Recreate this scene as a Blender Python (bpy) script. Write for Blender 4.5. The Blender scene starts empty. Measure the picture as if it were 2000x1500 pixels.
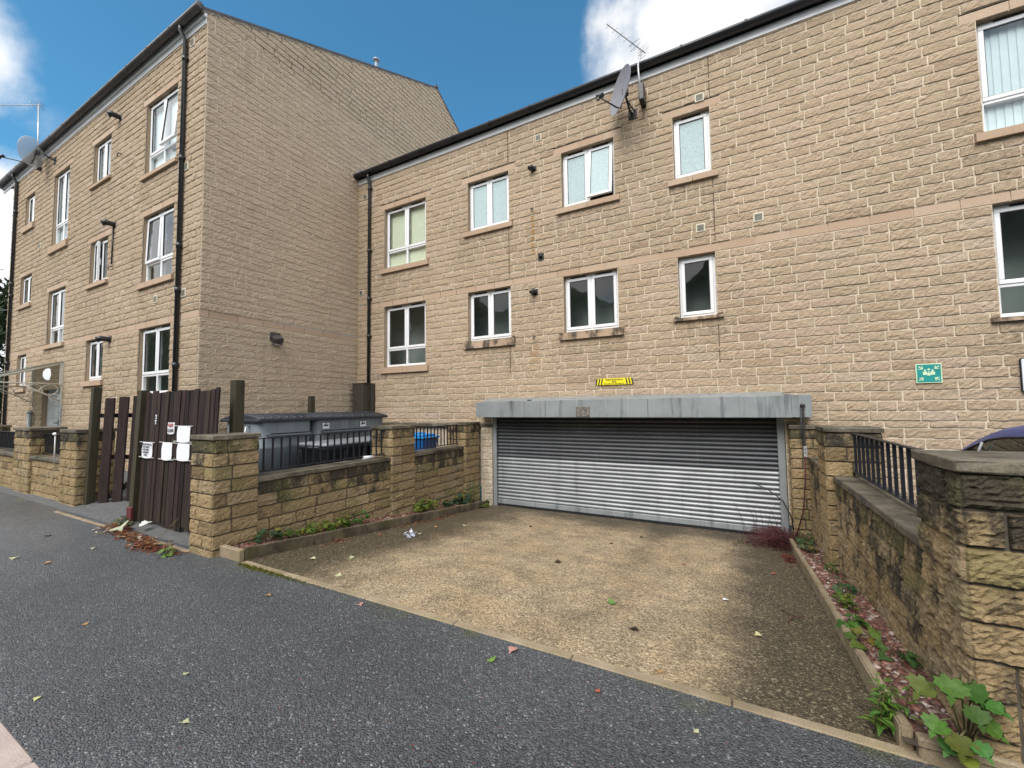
import bpy, bmesh, math, random
import numpy as np
from mathutils import Vector, Matrix
random.seed(7); rng = np.random.default_rng(7)
PI = math.pi
SC = bpy.context.scene
COL = SC.collection

# ------------------------------------------------------------------ helpers
def new_bm(): return bmesh.new()

def bx(bm, p0, p1, bev=0.0, mi=0, M=None, seg=1):
    """box between two corners, optional bevel, optional transform"""
    x0, y0, z0 = [min(a, b) for a, b in zip(p0, p1)]; x1, y1, z1 = [max(a, b) for a, b in zip(p0, p1)]
    vs = [bm.verts.new(c) for c in ((x0,y0,z0),(x1,y0,z0),(x1,y1,z0),(x0,y1,z0),(x0,y0,z1),(x1,y0,z1),(x1,y1,z1),(x0,y1,z1))]
    fs = [bm.faces.new([vs[i] for i in q]) for q in ((3,2,1,0),(4,5,6,7),(0,1,5,4),(1,2,6,5),(2,3,7,6),(3,0,4,7))]
    for f in fs: f.material_index = mi
    allv = set(vs)
    if bev > 0:
        es = list({e for f in fs for e in f.edges})
        r = bmesh.ops.bevel(bm, geom=es, offset=bev, segments=seg, affect='EDGES', profile=0.5)
        allv = {v for v in allv if v.is_valid} | set(r['verts'])
        for f in r['faces']: f.material_index = mi
    if M is not None:
        for v in allv: v.co = M @ v.co
    return list(allv)

def frame_axes(d):
    d = d.normalized()
    a = Vector((0,0,1)) if abs(d.z) < .9 else Vector((1,0,0))
    u = d.cross(a).normalized(); v = d.cross(u).normalized()
    return u, v

def tube(bm, pts, r, n=8, mi=0, caps=True, closed=False):
    pts = [Vector(p) for p in pts]; m = len(pts)
    rs = r if isinstance(r, (list, tuple)) else [r]*m
    rings = []; u0 = None
    for i, p in enumerate(pts):
        a = pts[(i-1) % m] if (i > 0 or closed) else p; b = pts[(i+1) % m] if (i < m-1 or closed) else p
        d = (b-a).normalized() if (b-a).length > 1e-9 else Vector((0,0,1))
        if u0 is None: u, v = frame_axes(d)
        else:
            u = (u0 - d*u0.dot(d)); u = u.normalized() if u.length > 1e-6 else frame_axes(d)[0]; v = d.cross(u)
        u0 = u
        rings.append([bm.verts.new(p + (u*math.cos(2*PI*k/n) + v*math.sin(2*PI*k/n))*rs[i]) for k in range(n)])
    for i in range(m if closed else m-1):
        A, B = rings[i], rings[(i+1) % m]
        for k in range(n):
            f = bm.faces.new((A[k], A[(k+1)%n], B[(k+1)%n], B[k])); f.material_index = mi; f.smooth = True
    if caps and not closed:
        for R_, rev in ((rings[0], True), (rings[-1], False)):
            f = bm.faces.new(R_[::-1] if rev else R_); f.material_index = mi

def lathe(bm, prof, center, axis=Vector((0,0,1)), n=24, mi=0, smooth=True):
    """prof = [(radius, height along axis)]"""
    axis = Vector(axis).normalized(); u, v = frame_axes(axis); c = Vector(center); rings = []
    for r, h in prof:
        if r < 1e-6: rings.append([bm.verts.new(c + axis*h)])
        else: rings.append([bm.verts.new(c + axis*h + (u*math.cos(2*PI*k/n) + v*math.sin(2*PI*k/n))*r) for k in range(n)])
    for A, B in zip(rings, rings[1:]):
        for k in range(n):
            a0, a1 = A[k % len(A)], A[(k+1) % len(A)]; b0, b1 = B[k % len(B)], B[(k+1) % len(B)]
            q = []
            for w in (a0, a1, b1, b0):
                if w not in q: q.append(w)
            if len(q) > 2:
                f = bm.faces.new(q); f.material_index = mi; f.smooth = smooth

def prism(bm, poly, off, mi=0):
    """extrude a planar 3D polygon by vector off"""
    off = Vector(off); a = [bm.verts.new(Vector(p)) for p in poly]; b = [bm.verts.new(Vector(p)+off) for p in poly]
    n = len(a)
    fs = [bm.faces.new(a[::-1]), bm.faces.new(b)] + [bm.faces.new((a[i], a[(i+1)%n], b[(i+1)%n], b[i])) for i in range(n)]
    for f in fs: f.material_index = mi

def quad(bm, pts, mi=0):
    f = bm.faces.new([bm.verts.new(Vector(p)) for p in pts]); f.material_index = mi; return f

def link(name, me, mats, parent=None, origin=None):
    o = bpy.data.objects.new(name, me); COL.objects.link(o)
    for m in (mats if isinstance(mats, (list, tuple)) else [mats]):
        if m and not (len(me.materials) and m.name in [x.name for x in me.materials]): me.materials.append(m)
    if parent is not None: o.parent = parent
    return o

def worldloc(o):
    v = Vector((0,0,0))
    while o is not None: v += o.location; o = o.parent
    return v

def build(name, bm, mats, parent=None, origin=None, smooth=None, fix=True):
    """verts are in world coords; object origin at parent's base or at `origin`"""
    if fix: bmesh.ops.recalc_face_normals(bm, faces=bm.faces[:])
    off = worldloc(parent) if parent is not None else Vector(origin or (0,0,0))
    loc = Vector((0,0,0)) if parent is not None else Vector(origin or (0,0,0))
    for v in bm.verts: v.co -= off
    me = bpy.data.meshes.new(name); bm.to_mesh(me); bm.free()
    if smooth is not None:
        me.polygons.foreach_set('use_smooth', [smooth]*len(me.polygons))
    o = link(name, me, mats, parent); o.location = loc
    return o

def empty(name, loc):
    o = bpy.data.objects.new(name, None); COL.objects.link(o); o.location = loc; o.empty_display_size = .2
    return o

def tag(o, label=None, cat=None, group=None, kind=None):
    if label: o['label'] = label
    if cat: o['category'] = cat
    if group: o['group'] = group
    if kind: o['kind'] = kind
    return o

# ------------------------------------------------------------------ materials
class Mat:
    def __init__(s, name):
        s.m = bpy.data.materials.new(name); s.m.use_nodes = True; s.t = s.m.node_tree; s.t.nodes.clear()
        s.out = s.n('ShaderNodeOutputMaterial'); s.p = None
    def n(s, ty, ins=None, **kw):
        nd = s.t.nodes.new(ty)
        for k, v in kw.items(): setattr(nd, k, v)
        for k, v in (ins or {}).items(): s.set(nd.inputs[k], v)
        return nd
    def set(s, sock, v):
        if hasattr(v, 'is_output'): s.t.links.new(v, sock)
        elif hasattr(v, 'outputs'): s.t.links.new(v.outputs[0], sock)
        else:
            if sock.type == 'RGBA' and isinstance(v, tuple) and len(v) == 3: v = (*v, 1)
            sock.default_value = v
    def pos(s, scale=(1,1,1)):
        g = s.n('ShaderNodeNewGeometry')
        if scale == (1,1,1): return g.outputs['Position']
        return s.n('ShaderNodeVectorMath', {0: g.outputs['Position'], 1: scale}, operation='MULTIPLY').outputs[0]
    def noise(s, scale, detail=3, rough=.55, vec=None, dist=0):
        nd = s.n('ShaderNodeTexNoise', {'Scale': scale, 'Detail': detail, 'Roughness': rough, 'Distortion': dist})
        s.set(nd.inputs['Vector'], vec if vec is not None else s.pos()); return nd.outputs['Fac']
    def voro(s, scale, vec=None, feature='F1', out='Color', rand=1.0):
        nd = s.n('ShaderNodeTexVoronoi', {'Scale': scale, 'Randomness': rand}, feature=feature)
        s.set(nd.inputs['Vector'], vec if vec is not None else s.pos()); return nd.outputs[out]
    def math(s, op, a, b=0.0, c=None, clamp=False):
        nd = s.n('ShaderNodeMath', {0: a, 1: b}, operation=op, use_clamp=clamp)
        if c is not None: s.set(nd.inputs[2], c)
        return nd.outputs[0]
    def map(s, v, a, b, c=0.0, d=1.0, smooth=False):
        nd = s.n('ShaderNodeMapRange', {'Value': v, 'From Min': a, 'From Max': b, 'To Min': c, 'To Max': d})
        if smooth: nd.interpolation_type = 'SMOOTHSTEP'
        return nd.outputs[0]
    def ramp(s, v, stops):
        nd = s.n('ShaderNodeValToRGB', {'Fac': v}); e = nd.color_ramp.elements
        while len(e) < len(stops): e.new(.5)
        for el, (p, c) in zip(e, stops): el.position = p; el.color = (*c, 1)
        return nd.outputs['Color']
    def mix(s, f, a, b, mode='MIX'):
        nd = s.n('ShaderNodeMix', data_type='RGBA', blend_type=mode, clamp_factor=True)
        s.set(nd.inputs[0], f); s.set(nd.inputs[6], a); s.set(nd.inputs[7], b); return nd.outputs[2]
    def mul(s, a, f):
        """colour times scalar"""
        nd = s.n('ShaderNodeVectorMath', {0: a}, operation='SCALE'); s.set(nd.inputs['Scale'], f); return nd.outputs[0]
    def attr(s, name='Col'):
        a = s.n('ShaderNodeAttribute', attribute_name=name); sp = s.n('ShaderNodeSeparateColor', {0: a.outputs['Color']})
        return sp.outputs[0], sp.outputs[1], sp.outputs[2]
    def xyz(s, v=None):
        sp = s.n('ShaderNodeSeparateXYZ', {0: v if v is not None else s.pos()}); return sp.outputs[0], sp.outputs[1], sp.outputs[2]
    def bump(s, h, strength=.5, dist=.01, normal=None):
        nd = s.n('ShaderNodeBump', {'Height': h, 'Strength': strength, 'Distance': dist})
        if normal is not None: s.set(nd.inputs['Normal'], normal)
        return nd.outputs[0]
    def bsdf(s, color, rough=.6, metal=0.0, spec=.5, normal=None, **kw):
        ins = {'Base Color': color, 'Roughness': rough, 'Metallic': metal, 'Specular IOR Level': spec}
        ins.update(kw)
        p = s.n('ShaderNodeBsdfPrincipled', ins)
        if normal is not None: s.set(p.inputs['Normal'], normal)
        s.t.links.new(p.outputs[0], s.out.inputs['Surface']); s.p = p
        return s.m

def plain(name, c, rough=.5, metal=0, spec=.5, var=.12, scale=8.0, bump=0.0, bscale=120):
    M = Mat(name); n = M.noise(scale, 4)
    col = M.mul(c, M.map(n, .3, .7, 1-var, 1+var))
    nm = M.bump(M.noise(bscale, 3), bump, .004) if bump else None
    return M.bsdf(col, M.map(M.noise(scale*3, 3), .3, .7, rough*.85, min(1, rough*1.15)), metal, spec, nm)

def stone_mat(name, stops, stain=True, facade=False, grain=70):
    M = Mat(name); r, g, b = M.attr()
    base = M.ramp(r, stops)
    n1 = M.noise(grain, 5, .65); n2 = M.noise(grain*3.3, 3, .6)
    base = M.mul(base, M.map(n1, .3, .7, .80, 1.18)); base = M.mul(base, M.map(n2, .3, .7, .84, 1.16))
    base = M.mix(M.map(M.noise(26, 3), .52, .72, 0, .35), base, (.50,.36,.20), 'MULTIPLY') if not facade else base
    base = M.mul(base, M.map(M.noise(.55, 4), .3, .7, .90, 1.06))
    if facade:
        # weathered greyish face where Col.b is set, orange rust runs below two pipe ends
        grey = M.mix(.55, base, (.54,.44,.335)); base = M.mix(M.math('MULTIPLY', b, .9), base, grey)
        x, y, z = M.xyz(); wob = M.math('MULTIPLY', M.math('SUBTRACT', M.noise(9, 3), .5), .10)
        dx = M.math('ABSOLUTE', M.math('ADD', M.math('ADD', x, 3.655), wob))
        m1 = M.math('MULTIPLY', M.map(dx, .015, .05, 1, 0), M.math('MULTIPLY', M.map(z, 3.15, 3.3), M.map(z, 4.05, 4.2, 1, 0)))
        m2 = M.math('MULTIPLY', M.map(dx, .03, .17, 1, 0, True), M.math('MULTIPLY', M.map(z, .75, 1.0), M.map(z, 1.2, 1.35, 1, 0)))
        onF = M.map(y, 7.6, 7.7)
        rust = M.math('MULTIPLY', M.math('MULTIPLY', M.math('MAXIMUM', m1, M.math('MULTIPLY', m2, .6)), onF), M.map(M.noise(14, 3), .35, .6, .25, .85))
        base = M.mix(rust, base, (.33,.17,.035))
        dr = M.math('MULTIPLY', g, M.map(M.noise(1.0, 4, .6, M.pos((16,16,1.6))), .38, .62))
        base = M.mix(M.math('MULTIPLY', dr, .75), base, M.mul(base, .40))
        run = M.noise(1.0, 4, .6, M.pos((5.5, 5.5, .45)))
        base = M.mix(M.map(run, .58, .76, 0, .42), base, M.mul(base, .62))
    if stain:
        sn = M.noise(4.2, 6, .68, M.pos((1.2, 1.2, .75))); st = M.math('ADD', M.math('MULTIPLY', M.math('SUBTRACT', sn, .5), 2.6), b)
        base = M.mix(M.map(st, .30, .80, 0, .93, True), base, M.mul((.034,.030,.024), M.map(n1, .3, .7, .6, 1.5)))
        gr = M.math('ADD', M.math('SUBTRACT', M.noise(2.5, 4), .5), M.math('MULTIPLY', g, .35))
        base = M.mix(M.map(gr, .22, .45, 0, .45, True), base, (.14,.14,.05))
    h = M.math('ADD', M.math('MULTIPLY', n1, .7), M.math('MULTIPLY', n2, .35))
    ch = M.noise(1.0, 3, .6, M.pos((34, 34, 58)), .6); h = M.math('ADD', h, M.math('MULTIPLY', ch, .9))
    nm = M.bump(h, 1.0, .012 if not facade else .016)
    return M.bsdf(base, .88, 0, .25, nm)

FST = [(0, (.39,.29,.20)), (.3, (.435,.332,.228)), (.6, (.465,.358,.25)), (.8, (.455,.345,.255)), (1, (.50,.395,.295))]
BST = [(0, (.165,.116,.063)), (.25, (.265,.19,.102)), (.5, (.335,.245,.132)), (.75, (.275,.21,.128)), (1, (.43,.325,.185))]
m_stone = stone_mat('split_facade_stone', FST, stain=False, facade=True)
m_wstone = stone_mat('boundary_stone', BST)
m_mortar = plain('pale_mortar', (.60,.51,.39), .9, var=.15, scale=6, bump=.3)
m_mortar_dark = plain('dark_shaded_mortar', (.085,.072,.055), .95, var=.4, scale=9, bump=.3)  # dark joints, with the shadow lines of the recesses put into the colour
def smooth_stone():
    M = Mat('smooth_sandstone'); r, g, b = M.attr()
    base = M.ramp(r, [(0, (.42,.30,.21)), (.5, (.455,.33,.235)), (1, (.475,.36,.265))])
    base = M.mul(base, M.map(M.noise(45, 4), .3, .7, .9, 1.08))
    x, y, z = M.xyz(); st = M.math('ADD', M.math('MULTIPLY', M.math('SUBTRACT', M.noise(4.5, 5, .65, M.pos((1,1,.6))), .5), 2.4), b)
    base = M.mix(M.map(st, .35, .8, 0, .88, True), base, (.045,.040,.030))
    return M.bsdf(base, .85, 0, .25, M.bump(M.noise(160, 3), .3, .003))
m_smooth = smooth_stone()
def coping():
    M = Mat('weathered_coping'); n = M.noise(3.2, 5, .62)
    base = M.ramp(n, [(.3, (.03,.026,.02)), (.5, (.105,.09,.064)), (.7, (.19,.162,.12))])
    base = M.mul(base, M.map(M.noise(70, 4), .3, .7, .7, 1.25))
    return M.bsdf(base, M.map(n, .3, .7, .45, .8), 0, .4, M.bump(M.noise(60, 5), .5, .006))
m_coping = coping()

def asphalt():
    M = Mat('damp_asphalt'); v = M.voro(96); cr = M.n('ShaderNodeSeparateColor', {0: v}).outputs
    v2 = M.voro(170); c2 = M.n('ShaderNodeSeparateColor', {0: v2}).outputs
    stone = M.ramp(cr[0], [(0, (.020,.022,.025)), (.5, (.052,.056,.061)), (.86, (.098,.104,.111)), (.97, (.17,.173,.176)), (1, (.42,.41,.39))])
    fine = M.ramp(c2[1], [(0, (.012,.013,.015)), (.55, (.075,.08,.087)), (.985, (.135,.14,.145)), (1, (.28,.28,.27))])
    base = M.mul(M.mix(.42, stone, fine), 1.14)
    x, y, z = M.xyz()
    base = M.mul(base, M.map(M.noise(.9, 4), .3, .7, .86, 1.16)); base = M.mul(base, M.map(M.noise(.33, 3, .6, M.pos((1,2.2,1))), .35, .65, .84, 1.18))
    red = M.math('MULTIPLY', M.math('GREATER_THAN', cr[2], .997), M.math('GREATER_THAN', cr[1], .5)); base = M.mix(red, base, (.20,.06,.04))
    moss = M.math('MULTIPLY', M.map(y, 2.34, 2.56, 0, 1, True), M.map(M.noise(2.1, 4), .56, .66)); base = M.mix(M.math('MULTIPLY', moss, .55), base, (.09,.10,.02))
    wet = M.math('MULTIPLY', M.map(x, -4.5, -9.5, 0, 1, True), M.map(M.noise(.8, 3, .5, M.pos((.5,1.6,1))), .42, .58, .35, 1))
    d = M.voro(96, out='Distance'); d2 = M.voro(170, out='Distance')
    h = M.math('ADD', M.math('MULTIPLY', d, -1.0), M.math('MULTIPLY', d2, -.5))
    rough = M.map(wet, 0, 1, .60, .21)
    return M.bsdf(base, rough, 0, .55, M.bump(h, M.map(wet, 0, 1, 1.0, .5), .015))
m_asphalt = asphalt()
m_road = plain('road_asphalt', (.055,.057,.06), .8, var=.25, scale=40, bump=.5)
def aggregate():
    M = Mat('exposed_aggregate_concrete'); x, y, z = M.xyz()
    v = M.n('ShaderNodeSeparateColor', {0: M.voro(74)}).outputs; v2 = M.n('ShaderNodeSeparateColor', {0: M.voro(125)}).outputs
    dry = M.ramp(v[0], [(0, (.095,.070,.040)), (.35, (.235,.175,.102)), (.75, (.40,.31,.185)), (1, (.60,.49,.32))])
    dry = M.mix(.45, dry, M.ramp(v2[1], [(0, (.09,.066,.042)), (.5, (.27,.20,.127)), (1, (.56,.45,.30))]))
    wetc = M.ramp(v[0], [(0, (.030,.023,.014)), (.6, (.078,.060,.037)), (.9, (.135,.105,.064)), (1, (.36,.29,.18))])
    wetc = M.mix(.4, wetc, M.ramp(v2[1], [(0, (.022,.017,.011)), (.8, (.075,.058,.036)), (1, (.30,.25,.16))]))
    # damp margins: along both side kerbs and at the foot of the shutter; dry tyre-worn middle
    nl = M.math('MULTIPLY', M.math('SUBTRACT', M.noise(1.1, 5, .6), .5), 1.5); nf = M.math('MULTIPLY', M.math('SUBTRACT', M.noise(7, 4, .6), .5), .5)
    left = M.map(x, -4.7, -2.7, 1.2, 0, True); right = M.map(x, -.55, .45, 0, 1.15, True); back = M.map(y, 6.3, 7.7, 0, .85, True)
    track = M.math('MULTIPLY', M.map(M.math('ABSOLUTE', M.math('ADD', x, 1.1)), .0, .35, .35, 0, True), M.map(y, 2.6, 5.5, .5, 1))
    w = M.math('ADD', M.math('ADD', M.math('ADD', M.math('MAXIMUM', M.math('MAXIMUM', left, right), back), nl), nf), track)
    w = M.map(w, .05, .95, .04, 1, True)
    dry = M.mul(dry, M.map(M.noise(3.4, 5, .65), .32, .68, .70, 1.28)); dry = M.mix(M.map(M.noise(1.7, 4, .6), .45, .65, 0, .5), dry, M.mix(1, dry, (.90,.80,.70), 'MULTIPLY')); base = M.mix(w, dry, wetc); base = M.mix(M.map(M.noise(2.3, 5, .65), .60, .74, 0, .5), base, M.mul(base, .5))
    h = M.math('ADD', M.math('MULTIPLY', M.voro(74, out='Distance'), -1.0), M.math('MULTIPLY', M.voro(125, out='Distance'), -.6))
    return M.bsdf(base, M.map(w, 0, 1, .8, .5), 0, .4, M.bump(h, .8, .006))
m_drive = aggregate()
def concrete(name, c1, c2, moss=0.0):
    M = Mat(name); n = M.noise(4, 5, .6)
    base = M.mix(M.map(n, .35, .65), c1, c2); base = M.mul(base, M.map(M.noise(150, 3), .3, .7, .75, 1.22))
    if moss: base = M.mix(M.map(M.noise(3.1, 5), .5, .66, 0, moss), base, (.16,.15,.03))
    return M.bsdf(base, .85, 0, .3, M.bump(M.noise(120, 4), .5, .004))
m_edging = concrete('concrete_edging', (.20,.155,.10), (.31,.245,.165), .35)
m_kerbL = concrete('mossy_concrete_kerb', (.045,.038,.027), (.17,.135,.09), .3)
m_kerb = concrete('pink_granite_kerb', (.36,.29,.26), (.43,.35,.31))
m_soil = plain('dark_soil', (.055,.040,.028), .95, var=.4, scale=30, bump=.6)
m_yard = plain('yard_tarmac', (.085,.085,.085), .85, var=.25, scale=12, bump=.5)
m_land = plain('far_ground', (.07,.085,.045), .95, var=.3, scale=.3)

m_upvc = plain('white_upvc', (.80,.81,.83), .28, var=.03, scale=3)
m_vent = plain('beige_plastic', (.60,.55,.43), .5, var=.08)
m_ventbar = plain('dirty_vent_bar', (.17,.16,.125), .6, var=.3)
m_dark = plain('black_plastic', (.012,.013,.016), .38, var=.2)
m_gutter = plain('black_gutter', (.020,.021,.025), .33, var=.2, scale=4)
m_seal = plain('black_seal', (.01,.01,.01), .6)
m_white = plain('white_paint', (.70,.70,.68), .45, var=.08)
m_cream = plain('cream_metal', (.62,.60,.53), .5, var=.12, scale=5)
m_fascia = plain('white_fascia', (.66,.67,.69), .4, var=.08, scale=2)
m_slate = plain('roof_slate', (.075,.078,.088), .6, var=.25, scale=6, bump=.4)
_c = Mat('translucent_canopy'); _a = _c.n('ShaderNodeBsdfPrincipled', {'Base Color': (.42,.43,.40,1), 'Roughness': .35}); _b = _c.n('ShaderNodeBsdfTransparent', {'Color': (.8,.82,.78,1)})
_m = _c.n('ShaderNodeMixShader', {0: .45, 1: _b, 2: _a}); _c.t.links.new(_m.outputs[0], _c.out.inputs['Surface']); m_canopy = _c.m
m_lead = plain('lead_flashing', (.30,.32,.35), .5, .3, var=.2)
m_iron = plain('black_iron', (.010,.012,.018), .42, var=.25, scale=20, bump=.2)
m_inside = plain('room_wall', (.42,.42,.39), .9, var=.06, scale=1)
m_insidedk = plain('dark_room_wall', (.30,.315,.29), .9, var=.1, scale=1)
m_steelrod = plain('galvanised_rod', (.50,.51,.52), .4, .6, var=.1)
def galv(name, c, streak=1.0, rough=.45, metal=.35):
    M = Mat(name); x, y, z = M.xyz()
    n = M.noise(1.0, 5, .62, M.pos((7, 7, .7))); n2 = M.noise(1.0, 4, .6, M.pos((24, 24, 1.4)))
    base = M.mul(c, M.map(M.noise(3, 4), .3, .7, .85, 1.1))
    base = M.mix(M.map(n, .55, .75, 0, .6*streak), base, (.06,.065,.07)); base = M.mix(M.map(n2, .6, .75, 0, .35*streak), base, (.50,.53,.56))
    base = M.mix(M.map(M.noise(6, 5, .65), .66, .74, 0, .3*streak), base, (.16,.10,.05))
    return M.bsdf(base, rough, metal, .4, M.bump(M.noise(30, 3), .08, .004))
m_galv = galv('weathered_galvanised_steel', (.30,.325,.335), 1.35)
m_slatlo = galv('lower_shutter_slat', (.26,.272,.285), .6, .46, .45)
m_slathi = galv('upper_shutter_slat', (.082,.087,.096), .35, .5, .45)  # upper slats darker than the lower ones
m_binsteel = galv('dirty_bin_steel', (.17,.20,.225), .7, .55, .05)
m_bincorr = galv('ribbed_bin_steel', (.155,.178,.195), 1.0, .55, .05)
def wood(name, c1, c2, green=.5):
    M = Mat(name); r, g, b = M.attr()
    gr = M.noise(1.0, 5, .6, M.pos((38, 38, 2.2)), .4)
    base = M.mix(M.map(gr, .3, .7), c1, c2); base = M.mul(base, M.map(r, 0, 1, .4, 1.6))
    x, y, z = M.xyz()
    mo = M.math('ADD', M.math('MULTIPLY', g, .3), M.math('SUBTRACT', M.noise(1.0, 4, .6, M.pos((16, 16, 1.1))), .5))
    base = M.mix(M.map(mo, .12, .36, 0, green), base, (.050,.047,.022))
    ft = M.math('MULTIPLY', M.map(z, -1.6, -1.05, 1, 0, True), M.map(M.noise(6, 4), .4, .6)); base = M.mix(M.math('MULTIPLY', ft, .55*green), base, (.05,.05,.02))
    return M.bsdf(base, .75, 0, .3, M.bump(gr, .5, .006))
m_wood = wood('dark_stained_timber', (.0105,.0058,.0056), (.037,.0205,.0195), .38)
m_post = wood('mossy_post_timber', (.018,.014,.011), (.055,.044,.030), .6)
m_board = wood('grey_boxing_timber', (.085,.072,.058), (.17,.145,.115), .3)

def glass(name, tint=(.86,.92,.92), ior=1.6):
    M = Mat(name)
    tr = M.n('ShaderNodeBsdfTransparent', {'Color': tint}); gl = M.n('ShaderNodeBsdfGlossy', {'Color': (1,1,1), 'Roughness': .02})
    bf = M.n('ShaderNodeNewGeometry').outputs['Backfacing']; fr = M.n('ShaderNodeFresnel', {'IOR': M.math('ADD', M.math('MULTIPLY', bf, 1/ior-ior), ior)})
    wob = M.bump(M.noise(1.6, 2), .05, .05); M.set(gl.inputs['Normal'], wob)
    mx = M.n('ShaderNodeMixShader', {0: fr, 1: tr, 2: gl}); M.t.links.new(mx.outputs[0], M.out.inputs['Surface'])
    return M.m
m_glass = glass('clear_glass'); m_carglass = glass('car_glass', (.16,.19,.185), 1.42)
def frosted():
    M = Mat('obscured_glass'); n = M.noise(38, 3, .6)
    col = M.mul((.44,.545,.565), M.map(n, .3, .7, .85, 1.12))
    return M.bsdf(col, .6, 0, .2, M.bump(n, .25, .004))
m_frost = frosted()
m_blind = plain('cream_blind', (.74,.72,.54), .8, var=.05)
m_blindw = plain('white_blind', (.72,.77,.80), .8, var=.04)
m_curtain = plain('pale_curtain', (.55,.55,.52), .85, var=.06)
m_redbox = plain('red_plastic', (.50,.03,.03), .4)
m_blue = plain('blue_plastic', (.010,.105,.33), .38, var=.1)
m_bluelid = plain('bright_blue_plastic', (.02,.24,.60), .35, var=.1)
m_binplastic = plain('dark_bin_plastic', (.028,.033,.043), .42, var=.2, scale=5)
m_binlid = plain('grey_bin_lid', (.19,.20,.22), .35, var=.25, scale=5)
m_paper = plain('white_paper', (.78,.79,.84), .7, var=.03, scale=14)
m_ink = plain('black_ink', (.015,.015,.02), .7)
m_redink = plain('red_ink', (.4,.03,.03), .7)
m_yellow = plain('yellow_sign', (.80,.68,.01), .45, var=.03)
m_green = plain('green_sign', (.02,.27,.25), .4, var=.12)
m_palegreen = plain('pale_green_print', (.62,.74,.50), .5, var=.08)
m_signwhite = plain('white_sign', (.74,.75,.80), .4, var=.02)
m_tape = plain('sticky_tape', (.45,.45,.42), .35, var=.1)
m_carpaint = None
def carpaint():
    M = Mat('dark_blue_car_paint')
    return M.bsdf((.022,.040,.185), .38, .0, .4, None, **{'Coat Weight': .25, 'Coat Roughness': .08})
m_carpaint = carpaint()
m_tyre = plain('tyre_rubber', (.015,.015,.015), .8)
m_alloy = plain('alloy_wheel', (.45,.46,.48), .3, .8)
_L = Mat('opal_lamp_glass'); m_lamp = _L.bsdf((.86,.87,.90), .25, 0, .5, None, **{'Emission Color': (.9,.95,1,1), 'Emission Strength': .35})
m_door = plain('white_door_paint', (.60,.63,.66), .35, var=.04)
m_lens = plain('lamp_lens', (.3,.31,.32), .15, .2)
m_dish = plain('grey_dish_paint', (.26,.26,.29), .5, var=.1, scale=20)
m_meshdish = Mat('perforated_dish_mesh')
_d = m_meshdish.n('ShaderNodeBsdfPrincipled', {'Base Color': (.50,.52,.55,1), 'Roughness': .5}); _t = m_meshdish.n('ShaderNodeBsdfTransparent')
_x = m_meshdish.n('ShaderNodeMixShader', {0: .42, 1: _t, 2: _d}); m_meshdish.t.links.new(_x.outputs[0], m_meshdish.out.inputs['Surface']); m_meshdish = m_meshdish.m
def leafmat(name, rough=.45, trans=.25):
    M = Mat(name); a = M.n('ShaderNodeAttribute', attribute_name='Col'); c = M.mul(a.outputs['Color'], M.map(M.noise(60, 3), .3, .7, .8, 1.2))
    df = M.n('ShaderNodeBsdfPrincipled', {'Base Color': c, 'Roughness': rough, 'Specular IOR Level': .22})
    tl = M.n('ShaderNodeBsdfTranslucent', {'Color': c}); mx = M.n('ShaderNodeMixShader', {0: trans, 1: df, 2: tl})
    M.t.links.new(mx.outputs[0], M.out.inputs['Surface']); return M.m
m_leaf = leafmat('leaf', .5, .3); m_dead = leafmat('dead_leaf', .7, .08); m_stem = plain('green_stem', (.09,.08,.03), .7)
m_twig = plain('dry_twig', (.16,.11,.06), .85, var=.3)
m_redtwig = plain('dark_red_twig', (.075,.018,.020), .8, var=.3, scale=40)
def pebble():
    M = Mat('pebble_gravel'); a = M.n('ShaderNodeAttribute', attribute_name='Col'); c = M.mul(a.outputs['Color'], M.map(M.noise(120, 3), .3, .7, .8, 1.2))
    return M.bsdf(c, .5, 0, .45)
m_pebble = pebble()

# ------------------------------------------------------------------ stone walls
class Acc:
    def __init__(s): s.V = []; s.F = []; s.C = []; s.MI = []; s.n = 0
    def add(s, v, f, c, mi):
        s.V.append(v); s.F.append(np.asarray(f) + s.n); s.C.append(c); s.MI.append(np.full(len(f), mi, dtype=np.int32)); s.n += len(v)
    def mesh(s, name, mats, parent=None, origin=(0,0,0), smooth=False):
        V = np.concatenate(s.V).astype(np.float32); F = np.concatenate(s.F).astype(np.int32); C = np.concatenate(s.C).astype(np.float32); MI = np.concatenate(s.MI)
        off = worldloc(parent) if parent is not None else Vector(origin)
        V = V - np.array(off, dtype=np.float32)
        me = bpy.data.meshes.new(name); me.vertices.add(len(V)); me.vertices.foreach_set('co', V.ravel())
        k = F.shape[1]
        me.loops.add(F.size); me.loops.foreach_set('vertex_index', F.ravel())
        me.polygons.add(len(F)); me.polygons.foreach_set('loop_start', np.arange(0, F.size, k, dtype=np.int32)); me.polygons.foreach_set('loop_total', np.full(len(F), k, dtype=np.int32))
        me.polygons.foreach_set('material_index', MI); me.polygons.foreach_set('use_smooth', np.full(len(F), smooth))
        ca = me.color_attributes.new('Col', 'FLOAT_COLOR', 'POINT'); ca.data.foreach_set('color', np.c_[C, np.ones(len(C))].astype(np.float32).ravel())
        me.update(); me.validate()
        o = link(name, me, mats, parent)
        if parent is None: o.location = off
        return o

class Plane:
    """vertical wall plane: point O, horizontal direction U, outward normal N; coords (u, z, d)"""
    def __init__(s, O, U, N): s.O = np.array(O, float); s.U = np.array(U, float); s.N = np.array(N, float)
    def P(s, u, z, d):
        u = np.asarray(u, float).ravel(); z = np.asarray(z, float).ravel(); d = np.asarray(d, float).ravel()
        return s.O + u[:,None]*s.U + d[:,None]*s.N + z[:,None]*np.array([0,0,1.])

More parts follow.
